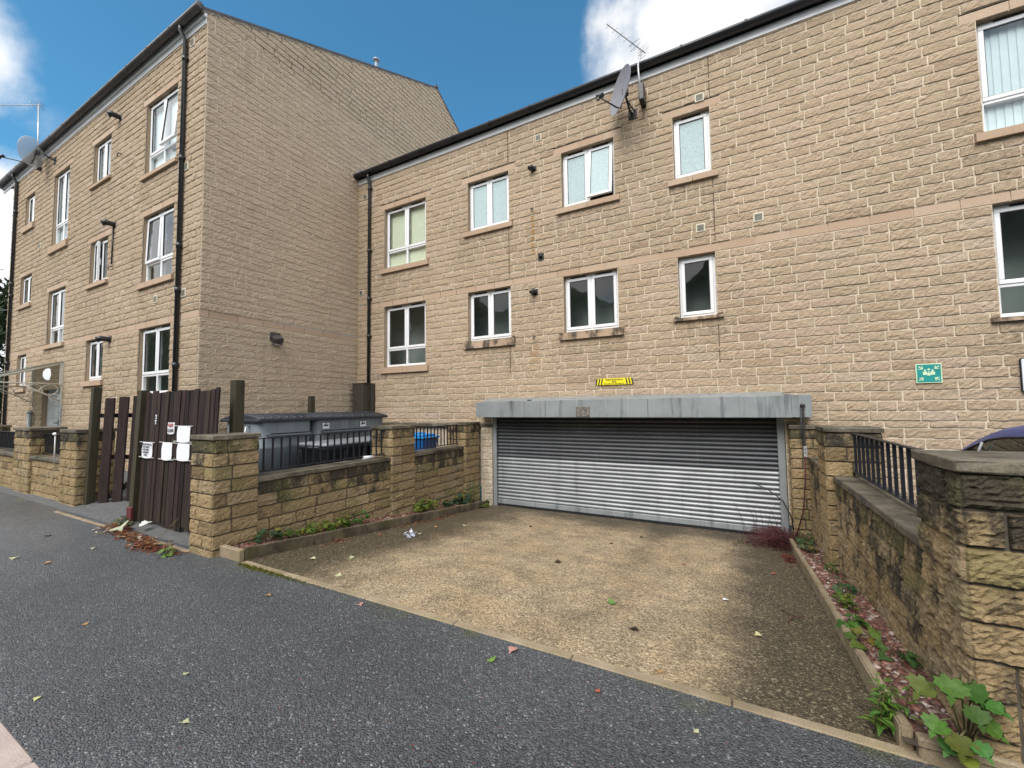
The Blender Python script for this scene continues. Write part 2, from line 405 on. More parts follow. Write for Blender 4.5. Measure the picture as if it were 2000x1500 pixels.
_gridf = {}
def gridfaces(nu, nv):
    if (nu, nv) not in _gridf:
        i, j = np.meshgrid(np.arange(nu-1), np.arange(nv-1)); a = (j*nu + i).ravel()
        _gridf[(nu, nv)] = np.c_[a, a+1, a+nu+1, a+nu]
    return _gridf[(nu, nv)]

def block(acc, pl, u0, u1, z0, z1, bulge, rough, du, col, clamp=None, jt=.0058, edge=.007, strata=0.0, mort=.0125):
    """one pitch-faced block"""
    u0 += jt; u1 -= jt; z0 += jt; z1 -= jt
    L, H = u1-u0, z1-z0
    if L < .03 or H < .02: return
    e = min(edge, L*.2, H*.2)
    iu = max(2, int(round((L-2*e)/du))+1); iv = max(3, int(round((H-2*e)/(du*.8)))+1)
    su = np.r_[0, np.linspace(e, L-e, iu), L]; sv = np.r_[0, np.linspace(e, H-e, iv), H]
    nu, nv = len(su), len(sv); uu, vv = np.meshgrid(su, sv)
    inner = np.zeros((nv, nu)); inner[1:-1,1:-1] = 1
    low = rng.normal(0, 1, (3, 4)); # coarse facets
    fx = np.interp(su/L, [0,.33,.66,1], np.arange(4)); fy = np.interp(sv/H, [0,.5,1], np.arange(3))
    x0 = np.minimum(fx.astype(int), 2); y0 = np.minimum(fy.astype(int), 1); tx = fx-x0; ty = fy-y0
    lowf = (low[np.ix_(y0,x0)]*np.outer(1-ty,1-tx) + low[np.ix_(y0,x0+1)]*np.outer(1-ty,tx) + low[np.ix_(y0+1,x0)]*np.outer(ty,1-tx) + low[np.ix_(y0+1,x0+1)]*np.outer(ty,tx))
    prof = .98 + .22*np.sin(np.clip(vv/H, 0, 1)*PI)**.7 - .42*(vv/H)
    ns = rng.normal(0, 1, (nv, nu//3+2)); xi = np.linspace(0, nu//3+.99, nu); x0_ = np.minimum(xi.astype(int), nu//3); tx_ = xi-x0_; ns = ns[:, x0_]*(1-tx_)+ns[:, x0_+1]*tx_
    d = inner*np.clip(bulge*prof + lowf*rough*.42 + (ns*.75*strata + rng.normal(0, .62-.25*strata, (nv, nu)))*rough, .006, None) + .006
    ring1 = np.zeros((nv, nu), bool); ring1[1,1:-1] = ring1[-2,1:-1] = True; ring1[1:-1,1] = ring1[1:-1,-2] = True
    d = np.where(ring1, np.maximum(d, mort+.0035), d)
    jit = inner*rng.normal(0, du*.10, (nv, nu)); zz = z0 + vv + jit*.5; uu = u0 + uu + jit
    if clamp is not None: zz = np.minimum(zz, clamp(uu))
    v = pl.P(uu, zz, d); c = np.tile(np.array(col, float), (len(v), 1))
    acc.add(v, gridfaces(nu, nv), c, 0)

def flatq(acc, pl, u0, u1, z0, z1, d, mi, col=(.5,.5,0), zt=None):
    v = pl.P([u0,u1,u1,u0], [z0,z0,z1 if zt is None else zt[1], z1 if zt is None else zt[0]], [d]*4)
    acc.add(v, [[0,1,2,3]], np.tile(np.array(col, float), (4,1)), mi)

def masonry(acc, pl, u0, u1, z0, z1, org, h, openings=(), ulim=None, clamp=None, bulge=.018, rough=.0052, du=.036, stain=None, lens=(.22,.30,.36,.42,.48,.56), bcol=None, ext=(0,0), mort=.0125, gfun=None, strata=0.0):
    k0 = math.floor((z0-org)/h + 1e-6); k1 = math.ceil((z1-org)/h - 1e-6)
    for k in range(k0, k1):
        zb, zt = max(org+k*h, z0), min(org+(k+1)*h, z1)
        if zt-zb < .02: continue
        U0, U1 = (u0, u1) if ulim is None else ulim(zb, zt)
        if U1-U0 < .05: continue
        obs = [o for o in openings if o[2] < zt-.03 and o[3] > zb+.03 and o[1] > U0 and o[0] < U1]
        xs = sorted({U0, U1} | {x for o in obs for x in (o[0], o[1]) if U0 < x < U1})
        segs = []
        for p, q in zip(xs, xs[1:]):
            m = (p+q)/2; free = [(zb, zt)]
            for o in obs:
                if o[0] < m < o[1]:
                    nx = []
                    for a, b in free:
                        lo, hi = (zb if o[2] < zb+.03 else o[2]), (zt if o[3] > zt-.03 else o[3])
                        if lo > a: nx.append((a, min(b, lo)))
                        if hi < b: nx.append((max(a, hi), b))
                    free = [(a, b) for a, b in nx if b-a > .02]
            for fr in free:
                if segs and abs(segs[-1][1]-p) < 1e-6 and segs[-1][2] == fr: segs[-1] = (segs[-1][0], q, fr)
                else: segs.append((p, q, fr))
        for p, q, (a, b) in segs:
            m = (a+b)/2
            pe, qe = p-(.0125 if ext[0] and abs(p-U0) < 1e-6 else 0), q+(.0125 if ext[1] and abs(q-U1) < 1e-6 else 0)
            ztt = None if clamp is None else [min(b, float(clamp(np.array(pe)))), min(b, float(clamp(np.array(qe))))]
            flatq(acc, pl, pe, qe, a, b, mort, 1, zt=ztt)
            pp = p-(ext[0] if abs(p-U0) < 1e-6 else 0); qq = q+(ext[1] if abs(q-U1) < 1e-6 else 0)
            x = pp; first = True
            while x < qq-1e-6:
                l = random.choice(lens)
                if first: l *= random.choice((.45,.7,1)); l = max(l, .14); first = False
                y = x+l
                if qq-y < .16: y = qq if qq-x < .62 else (x+qq)/2
                y = min(y, qq)
                st = stain((x+y)/2, m) if stain else 0
                col = (min(1, max(0, rng.normal(.5, .19))), random.random() if gfun is None else gfun((x+y)/2, m), st if bcol is None else bcol)
                block(acc, pl, x, y, a, b, bulge*random.uniform(.85,1.15), rough, du, col, clamp, strata=strata, mort=mort)
                x = y

def reveal(acc, pl, o, depth):
    u0, u1, z0, z1 = o
    for (a, b) in (((u0,z0),(u0,z1)), ((u1,z1),(u1,z0)), ((u0,z1),(u1,z1)), ((u1,z0),(u0,z0))):
        v = pl.P([a[0], b[0], b[0], a[0]], [a[1], b[1], b[1], a[1]], [0,0,-depth,-depth])
        acc.add(v, [[0,1,2,3]], np.tile(np.array((.45,.5,0)), (4,1)), 0)

def drips(wins, org, top):
    sl = [(s_[0]-.1, s_[1]+.1, sillz(s_[2], org)) for s_ in wins]
    def f(u, z):
        v = .25*max(0, 1-(top-z)/.5)*random.random()
        for a, b, zs in sl:
            if a-.08 < u < b+.08 and -.02 < zs-z < .75: v = max(v, (1-(zs-z)/.75)*random.uniform(.25,1)*(1 if min(abs(u-a),abs(u-b)) < .25 else .6))
        return v
    return f
def smooth_row(acc, pl, u0, u1, z0, z1, d=.010, ls=.52, stain=-.6, jt=.0065, off=0.0):
    """dressed stones with thin pale joints"""
    flatq(acc, pl, u0, u1, z0, z1, .001, 1)
    x = u0; first = True
    while x < u1-1e-6:
        l = ls*random.uniform(.92,1.08)
        if first and off: l = off
        first = False
        y = x+l
        if u1-y < .18: y = u1
        c = (random.random(), random.random(), stain)
        a, b, p, q = x+jt, y-jt, z0+jt*1.2, z1-jt
        v = pl.P([a,b,b,a, a,b,b,a], [p,p,q,q, p,p,q,q], [0,0,0,0, d,d,d,d])
        acc.add(v, [[4,5,6,7],[0,1,5,4],[1,2,6,5],[2,3,7,6],[3,0,4,7]], np.tile(np.array(c), (8,1)), 0)
        x = y

FY, AY, BX = 7.845, 4.078, -8.95
PF = Plane((0,FY,0), (1,0,0), (0,-1,0)); PA = Plane((0,AY,0), (1,0,0), (0,-1,0)); PB = Plane((BX,0,0), (0,1,0), (1,0,0))
CH = .145; FO = 2.625; AO = 1.79
FBOT = -.37; ABOT = -1.3

# windows: u0,u1,z0,z1,style,(look left,right),options
FWIN = [(-7.96,-6.57,3.64,5.22,'big','blind',{}), (-5.32,-4.23,4.06,5.22,'two','frost',{}), (-2.99,-1.90,4.06,5.22,'two','frost',{'open':('R','top',9)}),
        (-.82,-.21,4.06,5.22,'one','frost',{}), (3.11,4.50,3.63,5.22,'big','blindw',{}),
        (-7.95,-6.58,1.06,2.625,'big','room',{}), (-5.33,-4.21,1.51,2.625,'two','dark',{}), (-2.99,-1.89,1.49,2.625,'two','dark',{}),
        (-.81,-.21,1.54,2.625,'one','dark',{}), (3.13,4.50,1.10,2.625,'big','dark',{})]
AWIN = [(-11.45,-10.03,5.23,6.90,'big','blindw',{'open':('R','top',5)}), (-14.38,-13.32,5.79,6.90,'two','blindw',{}), (-17.25,-16.02,4.75,6.90,'big','blindw',{}), (-19.80,-18.92,5.90,6.90,'two','room',{}),
        (-11.42,-10.04,2.80,4.30,'big','room',{'open':('L','top',1.6)}), (-14.35,-13.28,3.21,4.30,'two','dark',{'open':('L','sidel',10)}), (-17.30,-15.97,1.91,3.46,'big','dark',{}), (-19.92,-18.85,3.38,4.30,'two','dark',{}),
        (-11.44,-10.04,.37,1.79,'big','room',{}), (-14.35,-13.32,.78,1.79,'two','dark',{}), (-19.84,-18.97,.81,1.79,'two','dark',{})]
DOOR = (-17.38,-15.83,-1.2,.66)
EWIN = [(-22.05,-21.55,5.75,6.90,'one','room',{}), (-22.05,-21.5,3.2,4.3,'one','dark',{}), (-22.05,-21.5,.75,1.79,'one','dark',{})]

def sillz(z0, org): 
    return org + round((z0-.135-org)/CH)*CH

# ------------------------------------------------------------------ windows
def pane_interior(win, Y, u0, u1, z0, z1, look, split):
    """what stands behind the glass"""
    if look in ('blind', 'blindw'):
        bm = new_bm(); w = .092; x = u0-.30; i = 0
        while x < u1+.02:
            a = .12; c = x+w/2; y = Y+.085
            quad(bm, [(c-w/2*math.cos(a), y-w/2*math.sin(a), z0+.04), (c+w/2*math.cos(a), y+w/2*math.sin(a), z0+.04), (c+w/2*math.cos(a), y+w/2*math.sin(a), z1-.05), (c-w/2*math.cos(a), y-w/2*math.sin(a), z1-.05)])
            x += w*.90
        bx(bm, (u0-.30, Y+.075, z1-.05), (u1-.01, Y+.14, z1-.03))
        build('blind', bm, m_blind if look == 'blind' else m_blindw, win)
    if look == 'room':
        bm = new_bm(); n = 9; w = (u1-u0)*.20
        pts = [(u1+.05-w*i/n, Y+.16+.035*math.sin(i*2.1)) for i in range(n+1)]
        for (xa, ya), (xb, yb) in zip(pts, pts[1:]): quad(bm, [(xa,ya,z0+.03),(xb,yb,z0+.03),(xb,yb,z1-.03),(xa,ya,z1-.03)])
        build('curtain', bm, m_curtain, win)

def sash_frame(bm, u0, u1, z0, z1, y, w=.060, d=.05):
    for a, b in (((u0,z0),(u1,z0+w)), ((u0,z1-w),(u1,z1)), ((u0,z0+w),(u0+w,z1-w)), ((u1-w,z0+w),(u1,z1-w))):
        bx(bm, (a[0],y,a[1]), (b[0],y+d,b[1]), .007)
    i = .008   # dark glazing gasket
    for a, b in (((u0+w,z0+w),(u1-w,z0+w+i)), ((u0+w,z1-w-i),(u1-w,z1-w)), ((u0+w,z0+w),(u0+w+i,z1-w)), ((u1-w-i,z0+w),(u1-w,z1-w))):
        bx(bm, (a[0],y+.012,a[1]), (b[0],y+.03,b[1]), 0, 1)

def window(bld, pl, spec, org, lintel=True, depth=.085, stain=.14):
    u0, u1, z0, z1, style, look, opt = spec
    Y = pl.O[1]+depth
    bm = new_bm(); fw = .056; D = .07
    def bar(a, b): bx(bm, (a[0],Y,a[1]), (b[0],Y+D,b[1]), .006)
    bar((u0+.004,z0+.004),(u1-.004,z0+fw)); bar((u0+.004,z1-fw),(u1-.004,z1-.004)); bar((u0+.004,z0+fw),(u0+fw,z1-fw)); bar((u1-fw,z0+fw),(u1-.004,z1-fw))
    um = (u0+u1)/2; cells = []; zt = z0
    if style == 'big':
        zt = z0+(z1-z0)*.285
        bar((u0+fw,zt-.028),(u1-fw,zt+.028)); bar((um-.026,z0+fw),(um+.026,zt-.028)); bar((um-.026,zt+.028),(um+.026,z1-fw))
        cells = [(u0+fw,um-.026,zt+.028,z1-fw,'S'), (um+.026,u1-fw,zt+.028,z1-fw,'S'), (u0+fw,um-.026,z0+fw,zt-.028,'F'), (um+.026,u1-fw,z0+fw,zt-.028,'F')]
    elif style == 'two':
        bar((um-.026,z0+fw),(um+.026,z1-fw)); cells = [(u0+fw,um-.026,z0+fw,z1-fw,'S'), (um+.026,u1-fw,z0+fw,z1-fw,'S')]
    else: cells = [(u0+fw,u1-fw,z0+fw,z1-fw,'S')]
    # trickle vents on the head
    for c in cells:
        if c[4] == 'S' and not (style == 'one' and look == 'dark'): cx = (c[0]+c[1])/2; bx(bm, (cx-.16,Y-.012,z1-.038), (cx+.16,Y,z1-.014), 0, 1)
    win = build('window', bm, [m_upvc, m_seal], bld)
    gl = new_bm(); fr = new_bm()
    sides = 'LR'; si = 0
    for c in cells:
        a, b, p, q, ty = c; w = .058 if ty == 'S' else .012; yy = Y-.014 if ty == 'S' else Y+.012
        M = None
        if ty == 'S':
            op = opt.get('open'); side = sides[min(si,1)]; si += 1
            e = .014; sb = new_bm(); sash_frame(sb, a-e, b+e, p-e, q+e, yy)
            if op and op[0] == side:
                if op[1] == 'top': M = Matrix.Translation((0,yy,q+e)) @ Matrix.Rotation(-math.radians(op[2]), 4, 'X') @ Matrix.Translation((0,-yy,-q-e))
                elif op[1] == 'sidel': M = Matrix.Translation((a-e,yy,0)) @ Matrix.Rotation(-math.radians(op[2]), 4, 'Z') @ Matrix.Translation((-a+e,-yy,0))
                else: M = Matrix.Translation((b+e,yy,0)) @ Matrix.Rotation(math.radians(op[2]), 4, 'Z') @ Matrix.Translation((-b-e,-yy,0))
            g = new_bm(); quad(g, [(a+w-.02,yy+.022,p+w-.02),(b-w+.02,yy+.022,p+w-.02),(b-w+.02,yy+.022,q-w+.02),(a+w-.02,yy+.022,q-w+.02)])
            if style != 'one' and look != 'frost': bx(sb, ((a+w*.35 if side == 'R' else b-w*.6), yy+.05, p+(q-p)*.42), ((a+w*.6 if side == 'R' else b-w*.35), yy+.075, p+(q-p)*.58), 0)
            if M is not None:
                for bmm in (sb, g):
                    for v in bmm.verts: v.co = M @ v.co
            so = build('sash', sb, [m_upvc, m_seal], win)
            build('pane', g, m_frost if look == 'frost' else m_glass, win, fix=False)
        else:
            g = new_bm(); quad(g, [(a-.004,Y+.03,p-.004),(b+.004,Y+.03,p-.004),(b+.004,Y+.03,q+.004),(a-.004,Y+.03,q+.004)])
            build('pane', g, m_frost if look == 'frost' else m_glass, win, fix=False)
    pane_interior(win, Y, u0, u1, z0, z1, look, zt)
    # sill and lintel
    sz = sillz(z0, org); sb = Acc()
    smooth_sill(sb, pl, u0-.10, u1+.10, sz+.006, z0, .075, stain); sb.mesh('sill', [m_smooth, m_mortar], win)
    if lintel:
        la = Acc(); smooth_row(la, pl, u0-.17, u1+.17, z1, z1+CH, .014, .52, -.6, off=.0); la.mesh('lintel', [m_smooth, m_mortar], win)
    return win

def smooth_sill(acc, pl, u0, u1, z0, z1, d, stain):
    um = (u0+u1)/2
    for a, b in ((u0, um-.003), (um+.003, u1)):
        c = (random.random(), random.random(), stain); s = .02
        v = pl.P([a,b,b,a]*2, [z0,z0,z1-s,z1-s, z0,z0,z1,z1], [d]*4+[-.09]*4)
        acc.add(v, [[0,1,2,3],[1,5,6,2],[3,2,6,7],[4,0,3,7],[5,4,7,6],[4,5,1,0]], np.tile(np.array(c), (8,1)), 0)

def carve(wins, org, lintel=True):
    out = []
    for s in wins:
        u0, u1, z0, z1 = s[:4]; out.append((u0, u1, z0-.02, z1)); out.append((u0-.10, u1+.10, sillz(z0, org)+.006, z0))
        if lintel: out.append((u0-.17, u1+.17, z1, z1+CH))
    return out

def vent(bld, pl, u, z, s=.105, mat=None):
    bm = new_bm(); y = pl.O[1]
    bx(bm, (u-s,y-.035,z-s), (u+s,y+.0,z+s), .006)
    for i in range(5): bx(bm, (u-s*.7,y-.041,z-s*.66+i*s*.28), (u+s*.7,y-.034,z-s*.66+i*s*.28+.018), 0, 1)
    return build('vent_grille', bm, [mat or m_vent, m_ventbar], bld)
def cowl(bld, pl, u, z, out=.17, r=.058):
    bm = new_bm(); y = pl.O[1]
    tube(bm, [(u,y+.05,z),(u,y-.05,z),(u-.02,y-out*.7,z+.01),(u-.05,y-out,z-.03)], [r*.85,r*.85,r,r*1.05], 14)
    bx(bm, (u-r*1.3,y-.03,z-r*1.3), (u+r*1.3,y-.012,z+r*1.3), .01)
    return build('extractor_cowl', bm, m_dark, bld)
def stub(bld, pl, u, z):
    bm = new_bm(); y = pl.O[1]; tube(bm, [(u,y+.04,z),(u,y-.08,z),(u+.005,y-.105,z-.03),(u+.005,y-.105,z-.09)], .012, 8)
    return build('overflow_pipe', bm, m_dark, bld)

def gutter(bld, u0, u1, y, z, mat=m_gutter, brackets=1.0, r=.062):
    """half-round gutter along X in front of a fascia at y; z is the rim"""
    bm = new_bm(); n = 10; cy = y-r-.01
    sec = [(cy+r*math.cos(t), z+r*math.sin(t)*1.05) for t in np.linspace(0, -PI, n)]
    sec2 = [(cy+(r-.006)*math.cos(t), z+(r-.006)*math.sin(t)*1.05) for t in np.linspace(-PI, 0, n)]
    ring = sec + sec2
    A = [bm.verts.new((u0,a,b)) for a, b in ring]; B = [bm.verts.new((u1,a,b)) for a, b in ring]
    k = len(ring)
    for i in range(k):
        f = bm.faces.new((A[i],A[(i+1)%k],B[(i+1)%k],B[i])); f.smooth = True
    bm.faces.new(A); bm.faces.new(B[::-1])
    for u, ww in ((u0,.012),(u1,.012)):
        lathe(bm, [(0,-ww),(r,-ww),(r,ww),(0,ww)], (u,cy,z-.004), (1,0,0), 20)
    g = build('gutter', bm, mat, bld)
    x = u0+.4
    while x < u1-.2:
        bm = new_bm()
        for t0, t1 in zip(np.linspace(.1,-PI-.1,9), np.linspace(.1,-PI-.1,9)[1:]):
            rr = r+.007; p = [(cy+rr*math.cos(t), z+rr*math.sin(t)*1.05) for t in (t0,t1)]
            quad(bm, [(x-.022,p[0][0],p[0][1]),(x+.022,p[0][0],p[0][1]),(x+.022,p[1][0],p[1][1]),(x-.022,p[1][0],p[1][1])])
        bmesh.ops.remove_doubles(bm, verts=bm.verts[:], dist=.0005); build('gutter_bracket', bm, mat, g, fix=False)
        x += brackets
    return g
def downpipe(bld, u, y, ztop, zbot, gy, joints=(), r=.040):
    bm = new_bm()
    tube(bm, [(u,gy,ztop),(u,gy,ztop-.10),(u,y,ztop-.26),(u,y,zbot)], r, 14)
    for z in joints:
        lathe(bm, [(r,-.05),(r+.010,-.05),(r+.010,.05),(r,.05)], (u,y,z), (0,0,1), 16)
        bx(bm, (u-.07,y+.01,z-.02), (u+.07,y+.05,z+.02), .003)
    return build('downpipe', bm, m_gutter, bld)

# ------------------------------------------------------------------ left block (faces A and B, gable roof)
EV = 7.93; RY, RZ = 11.25, 11.33; SL = (RZ-EV)/(RY-AY); BACK = RY+(RZ-EV)/.60
def zroof(y): return np.where(np.asarray(y) < RY, EV+SL*(np.asarray(y)-AY), RZ-.60*(np.asarray(y)-RY))
AX0, AX1 = -21.15, BX
blk = empty('apartment_block', (-15.0, AY, ABOT))
tag(blk, 'tall three storey tan stone apartment block with gable end on the left', 'apartment building')
acc = Acc()
opA = carve(AWIN, AO, True)
opA = [o for o in opA]; opA.append(DOOR); band = (AX0, AX1, AO, AO+CH); opA.append(band)
masonry(acc, PA, AX0, AX1, ABOT, EV-.22, AO, CH, opA, ext=(0,.014), gfun=drips(AWIN, AO, EV-.22))
for s in AWIN: reveal(acc, PA, (s[0],s[1],s[2]-.02,s[3]), .16)
reveal(acc, PA, DOOR, .2)
def blim(a, b):
    lo = AY if a < EV else AY+(a-EV)/SL
    hi = FY if b < 6.0 else min(RY+(RZ-a)/.60, FY+(b-5.9)/.40+.3)
    return lo, hi
opB = [(AY, FY, AO, AO+CH)]
masonry(acc, PB, AY, BACK, ABOT, RZ, AO, CH, opB, ulim=blim, clamp=lambda u: zroof(u)-.015, bcol=1.0, gfun=lambda u, z: random.random()*.15, ext=(.014,0))
# gable backing up to the slope
v = PB.P([AY,BACK,BACK,RY,AY], [EV-.3,EV-.3,EV-.02,RZ-.02,EV-.02], [-.002]*5)
acc.add(np.r_[v[[0,1,2,3]]], [[0,1,2,3]], np.tile((.5,.5,0.), (4,1)), 1); acc.add(v[[0,3,4,4]], [[0,1,2,3]], np.tile((.5,.5,0.), (4,1)), 1)
# set-back end bay beyond the far downpipe
PE = Plane((0,AY+.25,0), (1,0,0), (0,-1,0))
opE = carve(EWIN, AO, True)
masonry(acc, PE, -22.3, AX0, ABOT, EV-.5, AO, CH, opE, gfun=lambda u, z: 0)
for s in EWIN: reveal(acc, PE, (s[0],s[1],s[2]-.02,s[3]), .16)
acc.mesh('wall', [m_stone, m_mortar, m_smooth], blk)
a2 = Acc(); xs = AX0
for s in sorted(AWIN): pass
smooth_row(a2, PA, AX0, AX1+.010, AO, AO+CH, .016, .50); smooth_row(a2, PB, AY-.010, FY, AO, AO+CH, .016, .50, off=.16)
a2.mesh('string_course', [m_smooth, m_mortar], blk)
for s in AWIN: window(blk, PA, s, AO, lintel=s[3] > 1.8, depth=.062)
for s in EWIN: window(blk, PE, s, AO, lintel=s[3] > 1.8)
# interior shell: floors and a back wall so that the rooms are closed
bm = new_bm(); bx(bm, (-22.2,AY+.9,ABOT), (BX-.3,AY+1.0,EV))
for z in (ABOT+.05, 2.05, 4.62, 7.3): bx(bm, (-22.2,AY+.2,z-.1), (BX-.3,AY+1.6,z))
for x in (-20.5,-18.3,-15.2,-12.6): bx(bm, (x-.05,AY+.2,ABOT), (x+.05,AY+1.6,EV-.3))
bx(bm, (-22.25,AY+.3,ABOT), (-22.15,AY+1.6,EV)); bx(bm, (BX-.4,AY+.2,ABOT), (BX-.3,AY+1.6,EV-.2))
build('room_partition', bm, m_inside, blk)
# roof
bm = new_bm()
X0, X1 = -22.6, BX+.035
for (ya, za), (yb, zb) in (((AY-.16, EV-SL*.16+.01), (RY, RZ)), ((RY, RZ), (BACK+.2, RZ-.60*(BACK+.2-RY)))):
    prism(bm, [(X0,ya,za),(X1,ya,za),(X1,yb,zb),(X0,yb,zb)], (0,0,.045))
tube(bm, [(X0,RY,RZ+.05),(X1,RY,RZ+.05)], .075, 10)
rf = build('roof', bm, m_slate, blk)
bm = new_bm()   # mortared verge strip
for (ya, za), (yb, zb) in (((AY-.12, EV-SL*.12-.02), (RY, RZ-.02)), ((RY, RZ-.02), (BACK, EV-.02))):
    prism(bm, [(BX-.02,ya,za-.035),(BX-.02,yb,zb-.035),(BX-.02,yb,zb+.028),(BX-.02,ya,za+.028)], (.045,0,0))
build('verge', bm, plain('verge_mortar', (.20,.175,.145), .9, var=.3, scale=10, bump=.4), rf)
bm = new_bm(); tube(bm, [(-10.5,9.92,10.5),(-10.5,9.92,12.02)], .055, 12); lathe(bm, [(.055,0),(.11,.02),(.11,.06),(.06,.10),(0,.11)], (-10.5,9.92,12.0))
build('flue', bm, m_lead, rf)
bm = new_bm(); bx(bm, (X0+.3,AY-.035,EV-.27), (BX+.005,AY-.012,EV-.13), .003); bx(bm, (X0+.3,AY-.075,EV-.15), (BX+.02,AY-.02,EV-.02), .003)
build('fascia', bm, m_fascia, blk)
gutter(blk, X0+.2, BX+.03, AY-.075, EV-.02, plain('weathered_gutter', (.075,.068,.066), .45, var=.2, scale=5), r=.075)
# eaves end cap at the gable corner
downpipe(blk, -9.665, AY-.07, EV-.08, ABOT, AY-.16, (7.2,5.1,3.3,2.4,.9))
downpipe(blk, -20.62, AY-.07, EV-.08, ABOT, AY-.16, (6.6,4.2,3.8,1.6))
for u, z in ((-9.47,7.50),(-9.57,4.92),(-9.52,2.33),(-10.69,2.36),(-18.2,5.0)): vent(blk, PA, u, z, .085)
for u, z in ((-12.84,7.10),(-12.93,4.47),(-12.93,1.70)): cowl(blk, PA, u, z, .24, .065)
for u, z in ((-12.68,6.14),(-12.93,3.45)): stub(blk, PA, u, z)
bm = new_bm(); tube(bm, [(-12.93,AY-.04,4.42),(-12.94,AY-.045,3.5)], .014, 6); build('cable', bm, m_dark, blk)
# front door in its recess
bm = new_bm(); dy = AY+.11; du0, du1, dz0, dz1 = DOOR
bx(bm, (du0+.02,dy,dz0), (du0+.98,dy+.05,dz1-.10), .004)
for i in range(2):
    for j, (p, q) in enumerate(((.05,.28),(.40,.62),(.75,1.1))):
        u = du0+.16+i*.40
        for e in (0,):
            bx(bm, (u,dy-.012,dz1-.2-q), (u+.28,dy+.001,dz1-.2-p), .010)
door = build('door', bm, m_door, blk)
bm = new_bm(); tube(bm, [(du0+.84,dy-.001,dz1-.95),(du0+.84,dy-.05,dz1-.95),(du0+.74,dy-.05,dz1-.95)], .011, 8); bx(bm, (du0+.815,dy-.008,dz1-1.08), (du0+.865,dy,dz1-.86), .003)
build('handle', bm, m_dark, door)
bm = new_bm()
for a, b in (((du0,dz0),(du0+.05,dz1)),((du0,dz1-.09),(du1,dz1)),((du0+.98,dz0),(du0+1.04,dz1)),((du1-.05,dz0),(du1,dz1))): bx(bm, (a[0],dy-.02,a[1]), (b[0],dy+.06,b[1]), .004)
build('door_frame', bm, m_door, door)
bm = new_bm(); quad(bm, [(du0+1.04,dy+.03,dz0),(du1-.05,dy+.03,dz0),(du1-.05,dy+.03,dz1-.09),(du0+1.04,dy+.03,dz1-.09)]); build('pane', bm, m_glass, door, fix=False)
bm = new_bm(); bx(bm, (du0-.18,AY-.018,dz1), (du1+.1,AY+.1,dz1+.19), .006); build('lintel', bm, plain('door_lintel_stone', (.37,.29,.20), .85), door)
# door canopy: two scrolled brackets and a sloping sheet
can = empty('door_canopy', (-17.0, AY, 1.3)); can.parent = blk; can.location = Vector((-17.0, AY, 1.3)) - worldloc(blk)
def ring(bm, c, ry, rz, r, x):
    tube(bm, [(x, c[0]+ry*math.cos(t), c[1]+rz*math.sin(t)) for t in np.linspace(0, 2*PI, 20, endpoint=False)], r, 6, closed=True)
for x in (-18.12, -15.85):
    bm = new_bm(); y0 = AY-.03; pr = 1.35; z1 = 1.33; z0 = .18; zo = .80
    bx(bm, (x-.03,y0-.05,z0+.55), (x+.03,y0+.02,z1), .003); bx(bm, (x-.012,y0-.02,z0), (x+.012,y0+.01,z0+.6), .002)
    tube(bm, [(x,y0-.02,z1-.02),(x,y0-pr,zo)], .026, 8); tube(bm, [(x,y0,z0+.58),(x,y0-pr,z0+.58)], .016, 8)
    tube(bm, [(x,y0,z0+.10),(x,y0-.75,z0+.58)], .012, 8)
    ring(bm, (y0-.22,z0+.42), .15, .13, .009, x); ring(bm, (y0-.50,z0+.46), .12, .09, .009, x); ring(bm, (y0-.13,z0+.22), .10, .08, .009, x)
    build('canopy_bracket', bm, m_cream, can)
bm = new_bm(); prism(bm, [(-18.3,AY-.02,1.36),(-15.80,AY-.02,1.36),(-15.80,AY-1.5,.84),(-18.3,AY-1.5,.84)], (0,0,.02))
build('canopy_sheet', bm, m_canopy, can)
bm = new_bm(); bx(bm, (-18.32,AY-1.53,.81), (-15.78,AY-1.49,.88), .004); build('canopy_edge', bm, m_cream, can)
bm = new_bm(); bx(bm, (-15.82,AY-.03,1.33), (-15.78,AY,1.40), .002); build('canopy_edge', bm, m_cream, can)
bm = new_bm(); lathe(bm, [(0,.10),(.09,.095),(.15,.06),(.165,.02),(.165,0),(0,0)], (-16.93,AY-.02,1.07), (0,-1,0), 28); build('bulkhead_lamp', bm, m_lamp, blk)
bm = new_bm(); tube(bm, [(-18.02,AY-.1,-1.2),(-18.02,AY-.1,-.02)], .06, 12); lathe(bm, [(.06,0),(.07,.02),(.05,.07),(0,.08)], (-18.02,AY-.1,-.02)); build('waste_pipe', bm, m_galv, blk)
# broken floodlight on the gable wall
fl = new_bm(); bx(fl, (BX-.01,5.43,1.52), (BX+.03,5.67,1.71), .006)
bx(fl, (-.11,-.10,-.075), (.06,.10,.075), .02, 0, Matrix.Translation((BX+.13,5.55,1.53)) @ Matrix.Rotation(.55, 4, 'Y') @ Matrix.Rotation(.25, 4, 'X'))
tube(fl, [(BX,5.62,1.50),(BX+.14,5.64,1.44),(BX+.18,5.58,1.46)], .010, 6)
fo = build('floodlight', fl, plain('rusty_lamp_body', (.075,.065,.062), .5, .3, var=.45, scale=18), blk)
bm = new_bm(); bx(bm, (-.02,-.08,-.012), (.06,.08,.004), .004, 0, Matrix.Translation((BX+.12,5.55,1.45)) @ Matrix.Rotation(.55, 4, 'Y')); build('lens', bm, m_lens, fo)

